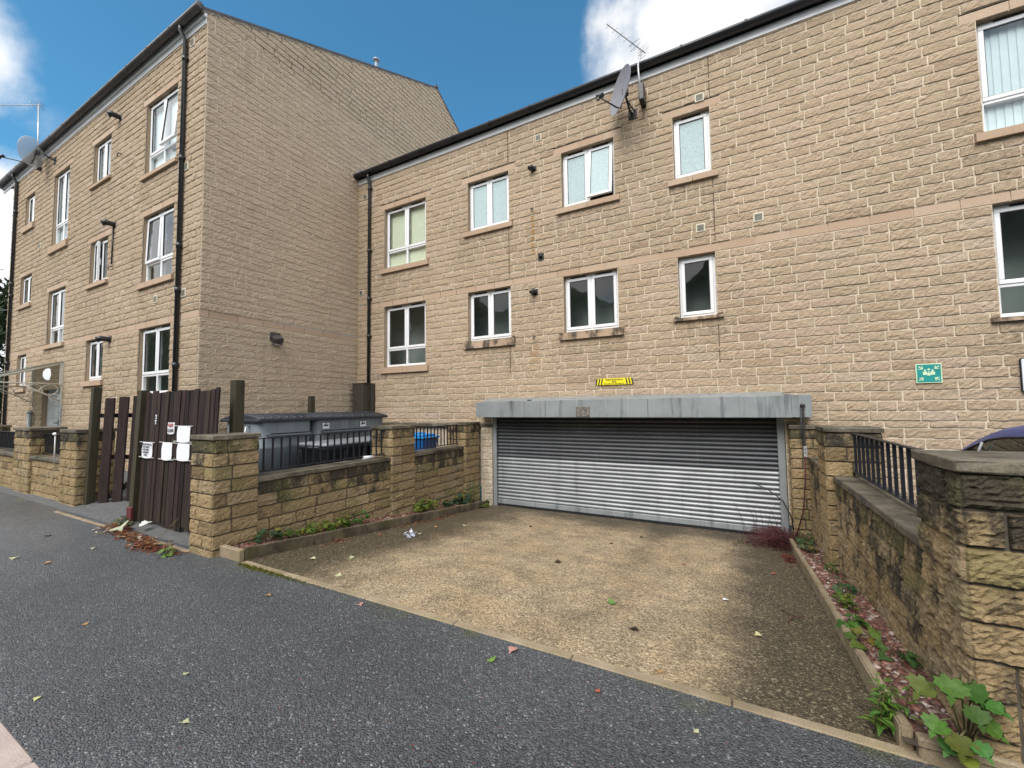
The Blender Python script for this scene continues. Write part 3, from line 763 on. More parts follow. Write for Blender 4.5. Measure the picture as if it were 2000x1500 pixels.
# ------------------------------------------------------------------ central range (face F)
wing = empty('apartment_wing', (-3.0, FY, -1.65))
tag(wing, 'lower two storey tan stone apartment range above the garage shutter', 'apartment building')
FX1 = 6.4; EF = 6.15
acc = Acc()
opF = carve(FWIN, FO, False)
for s in FWIN[:5]: opF.append((s[0]-.17, s[1]+.17, s[3], s[3]+CH))
opF.append((BX, FX1, FO, FO+CH))
opF.append((-4.72, .68, -2.4, .02))            # garage opening
opF.append((-3.55, -3.41, 3.04, 3.18))         # open duct hole
PF2 = PF
masonry(acc, PF, BX, FX1, FBOT, EF, FO, CH, opF, gfun=drips(FWIN, FO, EF))
masonry(acc, PF, .68, FX1, -1.9, FBOT, FBOT, CH, [(-4.72,.68,-2.4,.02)], gfun=lambda u, z: .3*random.random())
for s in FWIN: reveal(acc, PF, (s[0],s[1],s[2]-.02,s[3]), .16)
for a, b, c in ((-4.72,-2.4,.02),(.68,-2.4,.02)):
    sgn = 1 if a < 0 else -1
    v = PF.P([a,a,a,a], [b,c,c,b], [0,0,-.35,-.35]); acc.add(v, [[0,1,2,3]], np.tile((.5,.5,.2), (4,1)), 2)
reveal(acc, PF, (-3.55,-3.41,3.04,3.18), .2)
acc.mesh('wall', [m_stone, m_mortar, m_smooth], wing)
# pale lower wall set back beneath the ledge
PL = Plane((0,FY+.06,0), (1,0,0), (0,-1,0)); acc = Acc()
masonry(acc, PL, BX, -5.0, -1.75, FBOT-.07, FBOT-.07, .20, [], bulge=.010, rough=.003, lens=(.44,.45), bcol=0, gfun=lambda u, z: 0)
masonry(acc, PF, -5.0, -4.72, -2.4, FBOT-.07, FBOT-.07, CH, [], bcol=0, gfun=lambda u, z: .6)
acc.mesh('plinth_wall', [stone_mat('pale_plinth_block', [(0,(.50,.41,.31)),(1,(.62,.53,.42))], False, True), m_mortar, m_smooth], wing)
bm = new_bm(); x = BX
while x < -4.75:
    y = min(x+random.uniform(.5,.8), -4.72); bx(bm, (x+.003,FY-.035+random.uniform(-.008,.008),FBOT-.075), (y-.003,FY+.05,FBOT-.004), .008); x = y
build('ledge', bm, m_coping, wing)
a2 = Acc(); smooth_row(a2, PF, BX, FX1, FO, FO+CH, .016, .50, off=.32); a2.mesh('string_course', [m_smooth, m_mortar], wing)
for i, s in enumerate(FWIN): window(wing, PF, s, FO, lintel=i < 5, stain=(.16 if i < 5 else (.55 if i != 5 else .1)))
bm = new_bm(); bx(bm, (BX-.05,FY+.75,-.1), (FX1,FY+.85,EF))
for z in (.55, 3.2, 5.6): bx(bm, (BX,FY+.2,z-.1), (FX1,FY+1.7,z))
for x in (-6.0,-3.6,-1.4,1.5,5.0): bx(bm, (x-.05,FY+.2,.6), (x+.05,FY+1.7,EF))
bx(bm, (FX1-.2,FY+.1,-2), (FX1-.1,FY+1.7,EF)); bx(bm, (BX+.02,FY+.2,.5), (BX+.1,FY+1.7,EF))
build('room_partition', bm, m_insidedk, wing)
# vertical movement joints
m_sealant = plain('brown_sealant', (.10,.055,.035), .8)
for x in (-4.235, -.20):
    for z0, z1 in ((5.40,EF),(2.8,3.92),(.72,1.36)):
        bm = new_bm(); bx(bm, (x-.007,FY-.028,z0), (x+.007,FY,z1)); build('movement_joint', bm, m_sealant, wing)
for u, z in ((-3.49,5.72),(-.36,5.43),(-.42,3.08),(.45,3.07),(-8.66,5.75),(-8.79,3.12)): vent(wing, PF, u, z, .075)
for u, z in ((-3.61,5.07),(-3.62,2.40)): cowl(wing, PF, u, z, .13, .05)
for u, z in ((-3.65,4.20),(-3.65,1.47)): stub(wing, PF, u, z)
bm = new_bm(); lathe(bm, [(.05,0),(.062,0),(.062,.03),(.05,.03),(.048,-.15)], (-3.48,FY-.005,3.11), (0,-1,0), 18)
for i in range(8): 
    t = i*.8; bx(bm, (-3.48+.075*math.cos(t)-.012,FY-.02,3.11+.07*math.sin(t)-.010), (-3.48+.075*math.cos(t)+.012,FY-.005,3.11+.07*math.sin(t)+.010))
build('duct_hole', bm, [plain('duct_lining', (.10,.095,.09), .6, var=.5)], wing)
# eaves
bm = new_bm(); bx(bm, (BX,FY-.035,EF-.01), (FX1,FY-.004,EF+.13), .003)
x = BX+.6
while x < FX1: bx(bm, (x,FY-.039,EF-.012), (x+.07,FY-.033,EF+.13)); x += 2.35
build('fascia', bm, m_fascia, wing)
bm = new_bm(); bx(bm, (BX,FY-.03,EF+.13), (FX1,FY+.05,EF+.22), .003); build('soffit_board', bm, m_dark, wing)
gutter(wing, BX-.06, FX1, FY-.03, EF+.215, r=.085)
bm = new_bm(); prism(bm, [(BX-.02,FY-.10,EF+.24),(FX1,FY-.10,EF+.24),(FX1,FY+6,EF+.24+2.2),(BX-.02,FY+6,EF+.24+2.2)], (0,0,.04)); build('roof', bm, m_slate, wing)
bm = new_bm(); bx(bm, (BX+.005,FY-.12,EF+.22), (BX+.02,FY+.20,EF+.40)); bx(bm, (BX+.02,FY-.10,EF+.28), (BX+.14,FY+.02,EF+.34)); bx(bm, (BX+.16,FY-.06,EF+.29), (BX+.27,FY+.02,EF+.38)); build('flashing', bm, m_lead, wing)
downpipe(wing, -8.455, FY-.07, EF+.15, .62, FY-.125, (5.9,4.2,2.9,1.9))
# timber boxing round the foot of the downpipe
bm = new_bm(); bx(bm, (-8.78,FY-.30,-1.4), (-8.36,FY-.27,.64), .004); bx(bm, (-8.36,FY-.27,-1.4), (-8.33,FY-.02,.64), .004); bx(bm, (-8.80,FY-.31,.64), (-8.31,FY-.02,.66), .004)
bx(bm, (-8.33,FY-.10,-1.4), (-8.25,FY-.02,.65), .004)
build('pipe_boxing', bm, m_board, wing)

# ------------------------------------------------------------------ roller shutter
SY = FY+.06; SB = -2.065; ST = -.20; SX0, SX1 = -4.68, .58
rs = empty('roller_shutter', (-2.05, SY, SB)); rs.parent = wing; rs.location = Vector((-2.05, SY, SB)) - worldloc(wing)
pitch = .0755
def slats(z0, n, mat):
    bm = new_bm(); k = 7
    for i in range(n):
        zb = z0+i*pitch; prev = None
        prof = [(-.004, 0), (.004,.004)] + [(.004+.020*math.sin(t), .004+(pitch-.008)*(t/PI)) for t in np.linspace(.25, PI-.2, k)] + [(.002, pitch-.003), (-.006, pitch)]
        A = [bm.verts.new((SX0, SY-d, zb+h)) for d, h in prof]; B = [bm.verts.new((SX1, SY-d, zb+h)) for d, h in prof]
        for j in range(len(prof)-1):
            f = bm.faces.new((A[j],B[j],B[j+1],A[j+1])); f.smooth = 1 < j < len(prof)-3
    return build('shutter_slats', bm, mat, rs)
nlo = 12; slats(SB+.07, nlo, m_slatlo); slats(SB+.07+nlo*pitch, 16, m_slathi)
bm = new_bm(); bx(bm, (SX0,SY-.025,SB-.02), (SX1,SY+.02,SB+.075), .006); build('bottom_rail', bm, m_galv, rs)
bm = new_bm(); bx(bm, (SX0,SY-.02,SB-.09), (SX1,SY+.02,SB-.02), .004); build('rubber_seal', bm, m_dark, rs)
for x0, x1 in ((SX0-.02,SX0+.07),(SX1-.01,SX1+.09)):
    bm = new_bm(); bx(bm, (x0,SY-.075,SB-.12), (x1,SY-.035,0), .004); bx(bm, (x0 if x0 < 0 else x1-.02,SY-.035,SB-.1), (x0+.02 if x0 < 0 else x1,SY+.05,0), .003)
    build('guide_rail', bm, m_galv, rs)
HX0, HX1, HY, HZ0, HZ1 = -4.93, 1.00, FY-.34, -.215, .13
bm = new_bm()
poly = [(0,HY,HZ0),(0,HY,HZ1-.02),(0,FY-.03,HZ1+.055),(0,FY-.03,HZ0)]
prism(bm, [(HX0+.13,b,c) for a,b,c in poly], (HX1-.34-HX0-.13,0,0))
build('shutter_housing', bm, m_galv, rs)
bm = new_bm(); bx(bm, (HX0,HY+.012,HZ0+.004), (HX0+.13,FY-.03,HZ1-.03), .004); build('end_plate', bm, m_galv, rs)
bm = new_bm(); bx(bm, (HX1-.34,HY+.010,HZ0-.003), (HX1-.25,FY-.03,HZ1+.01), .003); bx(bm, (HX1-.25,HY+.018,HZ0+.0), (HX1,FY-.03,HZ1-.005), .004)
build('end_plate', bm, m_galv, rs)
bm = new_bm(); bx(bm, (-2.66,HY-.006,HZ0+.01), (-2.39,HY+.01,HZ0+.20), .002)
for i in range(5): bx(bm, (-2.655+i*.055,HY-.012,HZ0+.015), (-2.615+i*.055,HY-.005,HZ0+.19), .001, 0)
build('patch_plate', bm, plain('rusty_patch', (.17,.155,.135), .8, .1, var=.55, scale=22, bump=.6), rs)
bm = new_bm(); 
for x in (-3.3,-1.35): bx(bm, (x,HY-.003,HZ0+.004), (x+.006,HY+.01,HZ1-.024))
bx(bm, (-3.7,HY+.02,HZ1-.018), (-3.62,HY+.09,HZ1+.006))
build('panel_seam', bm, m_dark, rs)
bm = new_bm(); lathe(bm, [(.0,.02),(.032,.02),(.034,0),(0,0)], (HX1-.115,HY+.016,-.04), (0,-1,0), 16); build('chain_wheel', bm, m_dark, rs)
# dark void behind the shutter head
bm = new_bm(); bx(bm, (-4.72,SY+.06,-2.4), (.68,SY+.10,.02)); bx(bm, (-4.72,FY-.02,-.02), (.68,SY+.06,.0)); build('garage_void', bm, m_dark, wing)

# ------------------------------------------------------------------ ground
def sheet(name, pts, mat, kind='structure'):
    bm = new_bm(); quad(bm, pts); o = build(name, bm, mat, fix=False); tag(o, kind=kind); return o
sheet('ground', [(-400,-400,-1.80),(400,-400,-1.80),(400,.4,-1.80),(-400,.4,-1.80)], m_land)
sheet('ground', [(-400,2.62,-2.75),(400,2.62,-2.75),(400,600,-2.75),(-400,600,-2.75)], m_land)
sheet('road', [(-120,-7,-1.72),(60,-7,-1.72),(60,.46,-1.72),(-120,.46,-1.72)], m_road)
bm = new_bm(); x = -30.2
while x < 12: bx(bm, (x+.004,.44,-1.9), (x+.906,.715,-1.594+random.uniform(-.002,.002)), .012); x += .91
tag(build('kerb', bm, m_kerb), kind='structure')
sheet('pavement', [(-120,.70,-1.60),(60,.70,-1.60),(60,2.58,-1.60),(-120,2.58,-1.60)], m_asphalt)
bm = new_bm(); x = -4.62
while x < .70:
    y = min(x+random.uniform(.88,.93), .70); bx(bm, (x+.003,2.55,-1.8), (y-.003,2.615,-1.592), .006); x = y
tag(build('edging_strip', bm, m_edging), kind='structure')
bm = new_bm(); x = -9.75
while x < -5.5:
    y = min(x+.91, -5.5); bx(bm, (x+.003,2.46,-1.8), (y-.003,2.515,-1.594), .006); x = y
tag(build('edging_strip', bm, m_edging), kind='structure')
def dz(y): return -1.604-.0995*(y-2.6)
# gently uneven driveway
bm = new_bm(); nx, ny = 40, 40; g = []
for j in range(ny+1):
    y = 2.6+(8.05-2.6)*j/ny
    g.append([bm.verts.new((-4.72+5.5*i/nx, y, dz(y)+.006*math.sin(i*.7+j*.31)*math.sin(j*.5))) for i in range(nx+1)])
for j in range(ny):
    for i in range(nx): bm.faces.new((g[j][i],g[j][i+1],g[j+1][i+1],g[j+1][i])).smooth = True
tag(build('driveway', bm, m_drive, fix=False), kind='structure')
# yards behind the walls
bm = new_bm(); P = [(-40,2.58,-1.603),(-5.3,2.58,-1.603),(-5.3,4.2,-1.27),(-40,4.2,-1.27)]; quad(bm, P); quad(bm, [(-40,4.2,-1.27),(-5.2,4.2,-1.27),(-5.2,7.9,-1.27),(-40,7.9,-1.27)])
tag(build('yard', bm, m_yard, fix=False), kind='structure')
sheet('parking_court', [(1.1,2.62,-1.66),(40,2.62,-1.66),(40,7.9,-1.66),(1.1,7.9,-1.66)], m_yard)

# ------------------------------------------------------------------ boundary walls
def stain_top(zt, base=0.0, span=.42, amp=.75): return lambda u, z: base + amp*max(0, 1-(zt-z)/span) + random.uniform(-.12,.12)
def stone_box(acc, x0, x1, y0, y1, z0, z1, org, stain, du=.03, faces='xXyY', bulge=.016, rough=.0055, lens=(.2,.24,.28,.34,.42), ch=.150):
    if 'X' in faces: masonry(acc, Plane((x1,0,0),(0,1,0),(1,0,0)), y0, y1, z0, z1, org, ch, mort=.004, strata=.55, bulge=bulge, rough=rough, du=du, stain=stain, lens=lens, ext=(.017,.017))
    if 'x' in faces: masonry(acc, Plane((x0,0,0),(0,1,0),(-1,0,0)), y0, y1, z0, z1, org, ch, mort=.004, strata=.55, bulge=bulge, rough=rough, du=du, stain=stain, lens=lens, ext=(.017,.017))
    if 'y' in faces: masonry(acc, Plane((0,y0,0),(1,0,0),(0,-1,0)), x0, x1, z0, z1, org, ch, mort=.004, strata=.55, bulge=bulge, rough=rough, du=du, stain=stain, lens=lens, ext=(.017,.017))
    if 'Y' in faces: masonry(acc, Plane((0,y1,0),(1,0,0),(0,1,0)), x0, x1, z0, z1, org, ch, mort=.004, strata=.55, bulge=bulge, rough=rough, du=du, stain=stain, lens=lens, ext=(.017,.017))
def slab(bm, p0, p1, bev=.010, n=1):
    bx(bm, p0, p1, bev, seg=2)
def rough_slab(name, p0, p1, parent, mat=m_coping, axis=1, ln=.62):
    """coping laid in lengths along an axis, edges slightly uneven"""
    bm = new_bm(); a, b = p0[axis], p1[axis]; n = max(1, round((b-a)/ln)); k = 0
    for i in range(n):
        q0, q1 = list(p0), list(p1); q0[axis] = a+(b-a)*i/n+.003; q1[axis] = a+(b-a)*(i+1)/n-.003
        s = random.uniform(-.006,.006); q0[1-axis] += s; q1[1-axis] += s; q1[2] += random.uniform(-.004,.004)
        bx(bm, q0, q1, .009, seg=2)
    bmesh.ops.subdivide_edges(bm, edges=[e for e in bm.edges if e.calc_length() > .1], cuts=3, use_grid_fill=True)
    for v in bm.verts: v.co += Vector(rng.normal(0, .0018, 3))
    return build(name, bm, mat, parent)
def pillar(root, x0, x1, y0, y1, z0, ztop, faces, du=.03, base=0.0, cap=.035, **kw):
    acc = Acc(); stone_box(acc, x0, x1, y0, y1, z0, ztop-.055, ztop-.055, stain_top(ztop-.05, base), du, faces, **kw)
    p = acc.mesh('pillar', [m_wstone, m_mortar_dark], root)
    rough_slab('cap', (x0-cap,y0-cap,ztop-.055), (x1+cap,y1+cap,ztop), p, axis=0, ln=.6)
    return p

lw = empty('boundary_wall', (-5.25, 5.0, -1.8)); tag(lw, 'stained yellow stone boundary wall left of the driveway with three capped pillars', 'wall')
pillar(lw, -5.52, -5.08, 2.50, 2.96, -1.75, -.275, 'xXyY')
pillar(lw, -5.52, -5.08, 5.19, 5.72, -2.1, -.30, 'xXyY')
pillar(lw, -5.52, -5.06, 7.30, 7.80, -2.4, -.33, 'xXyY')
for y0, y1 in ((2.96,5.19),(5.72,7.30)):
    acc = Acc(); stone_box(acc, -5.38, -5.12, y0, y1, -2.35, -.875, -.875, stain_top(-.87, .04, .5, .85), .03, 'xX', lens=(.28,.36,.44,.5)); acc.mesh('wall_panel', [m_wstone, m_mortar_dark], lw)
    rough_slab('coping', (-5.42,y0,-.872), (-5.085,y1,-.815), lw, axis=1, ln=.75)
rw = empty('boundary_wall', (1.1, 5.0, -1.8)); tag(rw, 'yellow stone boundary wall right of the driveway, nearest to the viewer', 'wall')
pillar(rw, .88, 1.40, 2.60, 3.06, -1.75, -.262, 'xyXY', .017, .34, bulge=.019, rough=.0085, lens=(.2,.24,.3), ch=.161)
pillar(rw, .88, 1.34, 5.74, 6.2, -2.1, -.272, 'xyXY', .028, .08, ch=.161)
pillar(rw, .735, 1.2, 7.58, 7.82, -2.4, -.33, 'xyXY')
for y0, y1, du in ((3.06,5.74,.02),(6.2,7.58,.03)):
    acc = Acc(); stone_box(acc, .955, 1.21, y0, y1, -2.35, -.865, -.865, stain_top(-.86, .13, .95, .62), du, 'xX', lens=(.26,.34,.42), bulge=.016, rough=.0065, ch=.161); acc.mesh('wall_panel', [m_wstone, m_mortar_dark], rw)
    rough_slab('coping', (.92,y0,-.862), (1.25,y1,-.80), rw, axis=1, ln=.62)
acc = Acc(); stone_box(acc, 1.40, 6.5, 2.72, 2.95, -1.75, -.865, -.865, stain_top(-.86, .05), .05, 'yY'); acc.mesh('wall_panel', [m_wstone, m_mortar_dark], rw)
rough_slab('coping', (1.40,2.69,-.862), (6.5,2.98,-.80), rw, axis=0, ln=.7)
sw = empty('boundary_wall', (-12.0, 2.8, -1.6)); tag(sw, 'low street wall at far left with black railings between blackened pillars', 'wall')
pillar(sw, -10.50, -9.80, 2.72, 3.18, -1.7, -.30, 'xXyY', .05, .05)
pillar(sw, -13.1, -12.15, 2.72, 3.18, -1.7, -.30, 'xXyY', .06, .05)
pillar(sw, -16.6, -15.9, 2.72, 3.18, -1.7, -.30, 'xXyY', .07, .05)
acc = Acc(); stone_box(acc, -17.0, -9.82, 2.76, 3.02, -1.7, -.90, -.90, stain_top(-.88, -.25, .3, .6), .05, 'yY', lens=(.28,.36,.44)); acc.mesh('wall_panel', [m_wstone, m_mortar_dark], sw)
for x0, x1 in ((-12.15,-10.50),(-15.9,-13.1)): rough_slab('coping', (x0,2.70,-.90), (x1,3.08,-.84), sw, axis=0, ln=.7)

# ------------------------------------------------------------------ railings
def railing(name, p0, p1, zb, zt, n, label, group, r=.009, flat=False):
    p0, p1 = Vector(p0), Vector(p1); d = (p1-p0).normalized(); L = (p1-p0).length
    root = empty(name, (p0.x, p0.y, zb)); tag(root, label, 'railing', group)
    M = Matrix.Translation((p0.x,p0.y,0)) @ Matrix.Rotation(math.atan2(d.y,d.x), 4, 'Z')
    for nm, z in (('top_rail', zt), ('bottom_rail', zb+.05)):
        bm = new_bm(); bx(bm, (-.01,-.020,z-.006), (L+.01,.020,z+.006), .002, 0, M); build(nm, bm, m_iron, root)
    bm = new_bm(); bx(bm, (-r,-r,zb+.05), (r,r,zt), 0, 0, Matrix.Identity(4)); bar = build('baluster', bm, m_iron, root, fix=True)
    # first bar's mesh is stored about the root origin, shift it
    for v in bar.data.vertices: v.co += root.location
    for v in bar.data.vertices: v.co.z -= root.location.z
    for i in range(n):
        t = L*(i+.5)/n; b = bar if i == 0 else bar.copy()
        if i: COL.objects.link(b); b.parent = root
        b.location = (d.x*t, d.y*t, 0); b.rotation_euler = (0,0,math.atan2(d.y,d.x))
    return root
GR = 'black iron railings on the boundary walls'
railing('railing', (-5.25,2.97,0), (-5.25,5.18,0), -.815, -.36, 19, 'black iron railing in front of the grey bins, on the left driveway wall', GR)
railing('railing', (-5.25,5.73,0), (-5.25,7.29,0), -.815, -.37, 15, 'black iron railing in front of the blue bin, on the left driveway wall', GR)
railing('railing', (1.11,3.07,0), (1.11,5.73,0), -.80, -.335, 17, 'black iron railing in front of the blue car, on the right driveway wall', GR, .011)
railing('railing', (1.09,6.21,0), (1.09,7.57,0), -.80, -.37, 9, 'short black iron railing beside the shutter chain, on the right driveway wall', GR)
railing('railing', (-12.14,2.90,0), (-10.51,2.90,0), -.84, -.42, 16, 'black iron railing beside the white pole, on the far left street wall', GR)
railing('railing', (-15.88,2.90,0), (-13.11,2.90,0), -.84, -.42, 26, 'black iron railing at the left edge, on the far left street wall', GR)

# ------------------------------------------------------------------ timber gate and posts
def wboard(acc_bm, layer, pts, th, nrm, c):
    pass
def boards(name, lst, mat, parent=None, origin=(0,0,0)):
    """lst of (matrix, (w,h,t), colour) boards made in one mesh with a Col attribute"""
    bm = new_bm(); cols = []
    for M, (w, h, t), c in lst:
        n0 = len(bm.verts); vs = bx(bm, (-w/2,-t/2,0), (w/2,t/2,h), .004, 0, M); cols.append((n0, c))
        bm.verts.ensure_lookup_table()
    bm.verts.index_update(); nv = len(bm.verts); C = np.zeros((nv, 3)); bounds = [a for a, _ in cols]+[nv]
    for (a, c), b in zip(cols, bounds[1:]): C[a:b] = c
    o = build(name, bm, mat, parent, origin)
    ca = o.data.color_attributes.new('Col', 'FLOAT_COLOR', 'POINT'); ca.data.foreach_set('color', np.c_[C, np.ones(nv)].astype(np.float32).ravel())
    return o
def shearM(x, y, z, k, ky=0.0, rz=0.0):
    S = Matrix(((1,0,k,0),(0,1,ky,0),(0,0,1,0),(0,0,0,1))); return Matrix.Translation((x,y,z)) @ S @ Matrix.Rotation(rz, 4, 'Z')
gp = empty('timber_gate', (-6.7,2.76,-1.56)); tag(gp, 'tall dark brown close boarded timber gate panel with paper notices, sagging', 'gate')
x = -7.56; lst = []; K = .088
while x < -5.70:
    w = random.uniform(.070,.115); zb = -1.55 + random.uniform(-.03,.03) + .05*((x+7.5)/1.8); h = .265+random.uniform(-.02,.02)-zb
    lst.append((shearM(x+w/2, 2.745+random.uniform(-.012,.006), zb, K+random.uniform(-.006,.006)), (w,h,.022), (random.random(), random.random(), 0)))
    x += w+random.uniform(.003,.013)
boards('board', lst, m_wood, gp)
lst = [(shearM(-6.6, 2.785, z, K), (1.9,.10,.045), (.3,.3,0)) for z in (-1.30,-.45,.02)]
boards('gate_rail', lst, m_wood, gp)
lst = [(shearM(-7.66, 2.74, -1.56, K*1.05), (.12,1.86,.10), (.8,.95,0))]; boards('edge_post', lst, m_post, gp)
bm = new_bm(); bx(bm, (-7.70,2.665,-1.585), (-7.56,2.70,-1.36), .004); build('red_foot', bm, plain('faded_red_paint', (.13,.022,.028), .7, var=.3), gp)
# open gate leaf of four spaced boards
gl_ = empty('timber_gate', (-9.6,2.95,-1.55)); tag(gl_, 'narrow dark timber gate leaf of spaced boards standing open', 'gate')
lst = []
for (x, y, w, h, k, c) in ((-9.50,2.92,.21,1.78,.095,.45),(-9.27,3.05,.20,1.78,.10,.55),(-9.00,3.16,.20,1.78,.105,.4)):
    lst.append((shearM(x, y, -1.52, k, 0, .42), (w,h,.028), (c, random.random(), 0)))
lst = [(shearM(-9.42,2.95,-1.53,.085,0,.42), (.17,1.76,.028), (.5,.3,0)), (shearM(-9.18,3.05,-1.52,.085,0,.42), (.17,1.77,.028), (.6,.2,0)), (shearM(-8.93,3.15,-1.5,.09,0,.42), (.18,1.76,.028), (.4,.4,0))]
boards('board', lst, m_wood, gl_)
lst = [(shearM(-9.15,3.12,-.1,0,0,.42), (1.0,.07,.04), (.2,.2,0)), (shearM(-9.10,3.12,-.80,0,0,.42), (1.0,.07,.04), (.2,.2,0))]; boards('gate_rail', lst, m_wood, gl_)
bm = new_bm(); bx(bm, (-.5,-.02,-.035), (.62,.02,.035), .004, 0, Matrix.Translation((-9.0,3.17,-1.18)) @ Matrix.Rotation(.42,4,'Z') @ Matrix.Rotation(-.55,4,'Y')); b_ = build('brace', bm, m_wood, gl_)
def post(x, y, z0, h, w, k, label, mat=m_post, top=0.0):
    o = boards('wooden_post', [(shearM(x,y,z0,k), (w,h,w*.9), (.6,.9,0))], mat, None, (x,y,z0)); tag(o, label, 'post'); return o
post(-9.70,2.86,-1.58,2.0,.12,.07,'mossy leaning timber gatepost beside the low street wall')
post(-5.56,2.98,-1.5,1.88,.125,.0,'mossy square timber post behind the near left stone pillar')
post(-8.52,6.17,-1.27,1.57,.115,0,'short dark timber post standing behind the grey bins')

# ------------------------------------------------------------------ lettering
def text_mesh(name, s, size, M, mat, parent, extr=.0006, align='CENTER', bold=0.0):
    cu = bpy.data.curves.new(name, 'FONT'); cu.body = s; cu.size = size; cu.align_x = align; cu.align_y = 'CENTER'; cu.extrude = extr; cu.offset = bold; cu.resolution_u = 3
    to = bpy.data.objects.new(name, cu); COL.objects.link(to); bpy.context.view_layer.update()
    me = bpy.data.meshes.new_from_object(to.evaluated_get(bpy.context.evaluated_depsgraph_get())); COL.objects.unlink(to); bpy.data.objects.remove(to)
    me.transform(M); me.transform(Matrix.Translation(-worldloc(parent)))
    return link(name, me, mat, parent)
FACE = Matrix.Rotation(PI/2, 4, 'X')     # text standing up, facing -Y
def on_wall(x, y, z, rot=0.0): return Matrix.Translation((x,y,z)) @ Matrix.Rotation(rot, 4, 'Y') @ FACE

# paper notices on the gate
def paper(cx, cz, w, h, k, label, lines=(), cat='notice', curl=.012):
    y = 2.715; root = empty('paper_notice' if cat == 'notice' else 'gate_sign', (cx,y,cz-h/2)); tag(root, label, cat, None)
    bm = new_bm(); n = 7; g = []
    for j in range(n+1):
        v = j/n; row = []
        for i in range(n+1):
            u = i/n; yy = y - curl*(math.sin(u*PI)*.8+.25*math.sin(u*9+v*4)+ (.9 if (u in (0,1) and v in (0,1)) else 0)*.0)
            z = cz-h/2+h*v - .012*math.sin(u*PI)*(1-v)
            row.append(bm.verts.new((cx-w/2+w*u+k*(z-cz)+.004*math.sin(v*8), yy, z)))
        g.append(row)
    for j in range(n):
        for i in range(n): bm.faces.new((g[j][i],g[j][i+1],g[j+1][i+1],g[j+1][i])).smooth = True
    build('sheet', bm, m_paper if cat == 'notice' else m_signwhite, root, fix=False)
    if cat == 'notice':
        bm = new_bm()
        for sx in (-1,1):
            for sz in (-1,1):
                a = cx+sx*w/2+k*sz*h/2; z = cz+sz*h/2*.98
                bx(bm, (a-.012 if sx > 0 else a-.07, y-.007, z-.006), (a+.07 if sx > 0 else a+.012, y-.003, z+.006))
        build('tape', bm, m_tape, root)
    for s, dz_, size, mat in lines:
        text_mesh('lettering', s, size, on_wall(cx+k*dz_, y-curl-.006, cz+dz_), mat, root, bold=.001)
    return root
paper(-7.26, -.535, .30, .21*1.02, .085, 'white paper notice with five lines of black print, on the left half of the gate',
      [('WE UNFORTUNATELY', .075, .034, m_ink), ("CAN'T EMPTY", .038, .034, m_ink), ('BULKY BINS', .002, .034, m_ink), ('BLOCKING', -.034, .034, m_ink), ('ROAD', -.07, .034, m_ink)])
paper(-6.70, -.53, .27, .23, .085, 'blank white paper taped to the gate between the printed notice and the stacked pair')
paper(-6.27, -.525, .31, .215, .085, 'blank white paper taped to the gate, lower of the stacked pair')
paper(-6.27, -.295, .32, .205, .085, 'blank white paper taped to the gate, upper of the stacked pair')
paper(-6.60, -.225, .185, .145, .085, 'small white KEEP CLEAR sign fixed to the dark gate boards', [('KEEP', .034, .062, m_redink), ('CLEAR', -.034, .058, m_ink)], 'sign', .002)
bm = new_bm(); 
for i in range(4): bx(bm, (-7.045+.006*i-.01*(i%2),2.712,-.18+i*.035), (-7.02+.006*i,2.716,-.155+i*.035), .002)
tag(build('torn_paper', bm, m_paper, None, (-7.03,2.712,-.18)), 'thin torn strip of white paper stuck on a gate board', 'paper scrap')

# ------------------------------------------------------------------ wall signs
sg = empty('wall_sign', (-2.0,FY-.04,.38)); tag(sg, 'yellow height restriction sign with black stripes above the shutter', 'sign')
w, h, cz, cx, y = .68, .122, .452, -2.0, FY-.045
bm = new_bm(); bx(bm, (cx-w/2,y,cz-h/2), (cx+w/2,y+.006,cz+h/2), .002); build('plate', bm, m_yellow, sg)
for s in (-1,1):
    bm = new_bm()
    for i in range(3):
        a = cx+s*(w/2-.012-i*.052); t = .022*s
        prism(bm, [(a-.013+.02,y-.0015,cz-h/2+.003),(a+.013+.02,y-.0015,cz-h/2+.003),(a+.013+t*.9*0,y-.0015,cz+h/2-.003),(a-.013+t*.9*0,y-.0015,cz+h/2-.003)] if s > 0 else
                  [(a-.013-.02,y-.0015,cz-h/2+.003),(a+.013-.02,y-.0015,cz-h/2+.003),(a+.013,y-.0015,cz+h/2-.003),(a-.013,y-.0015,cz+h/2-.003)], (0,.001,0))
    build('stripe', bm, m_ink, sg)
text_mesh('lettering', 'Height Restrictions', .042, on_wall(cx,y-.002,cz+.036), m_ink, sg, bold=.0008)
text_mesh('lettering', 'Apply', .040, on_wall(cx,y-.002,cz-.002), m_ink, sg, bold=.0008)
text_mesh('lettering', 'Max width 2.1m  Max height 2m', .029, on_wall(cx,y-.002,cz-.040), m_ink, sg, bold=.0006)
ga = empty('wall_sign', (2.385,FY-.04,.25)); tag(ga, 'green fire assembly point sign with people and four arrows', 'sign')
x0, x1, z0, z1, y = 2.25, 2.52, .255, .525, FY-.045
R_ = Matrix.Translation((2.385,0,.39)) @ Matrix.Rotation(.015,4,'Y') @ Matrix.Translation((-2.385,0,-.39))
bm = new_bm(); bx(bm, (x0,y,z0), (x1,y+.006,z1), .002); build('plate', bm, m_palegreen, ga)
bm = new_bm(); bx(bm, (x0+.012,y-.002,z0+.012), (x1-.012,y+.001,z1-.012), .001); build('panel', bm, m_green, ga)
bm = new_bm(); c = 2.385; zc = .40; yy = y-.0035
def disc(cx, cz, r): prism(bm, [(cx+r*math.cos(t),yy,cz+r*math.sin(t)) for t in np.linspace(0,2*PI,14,endpoint=False)], (0,.001,0))
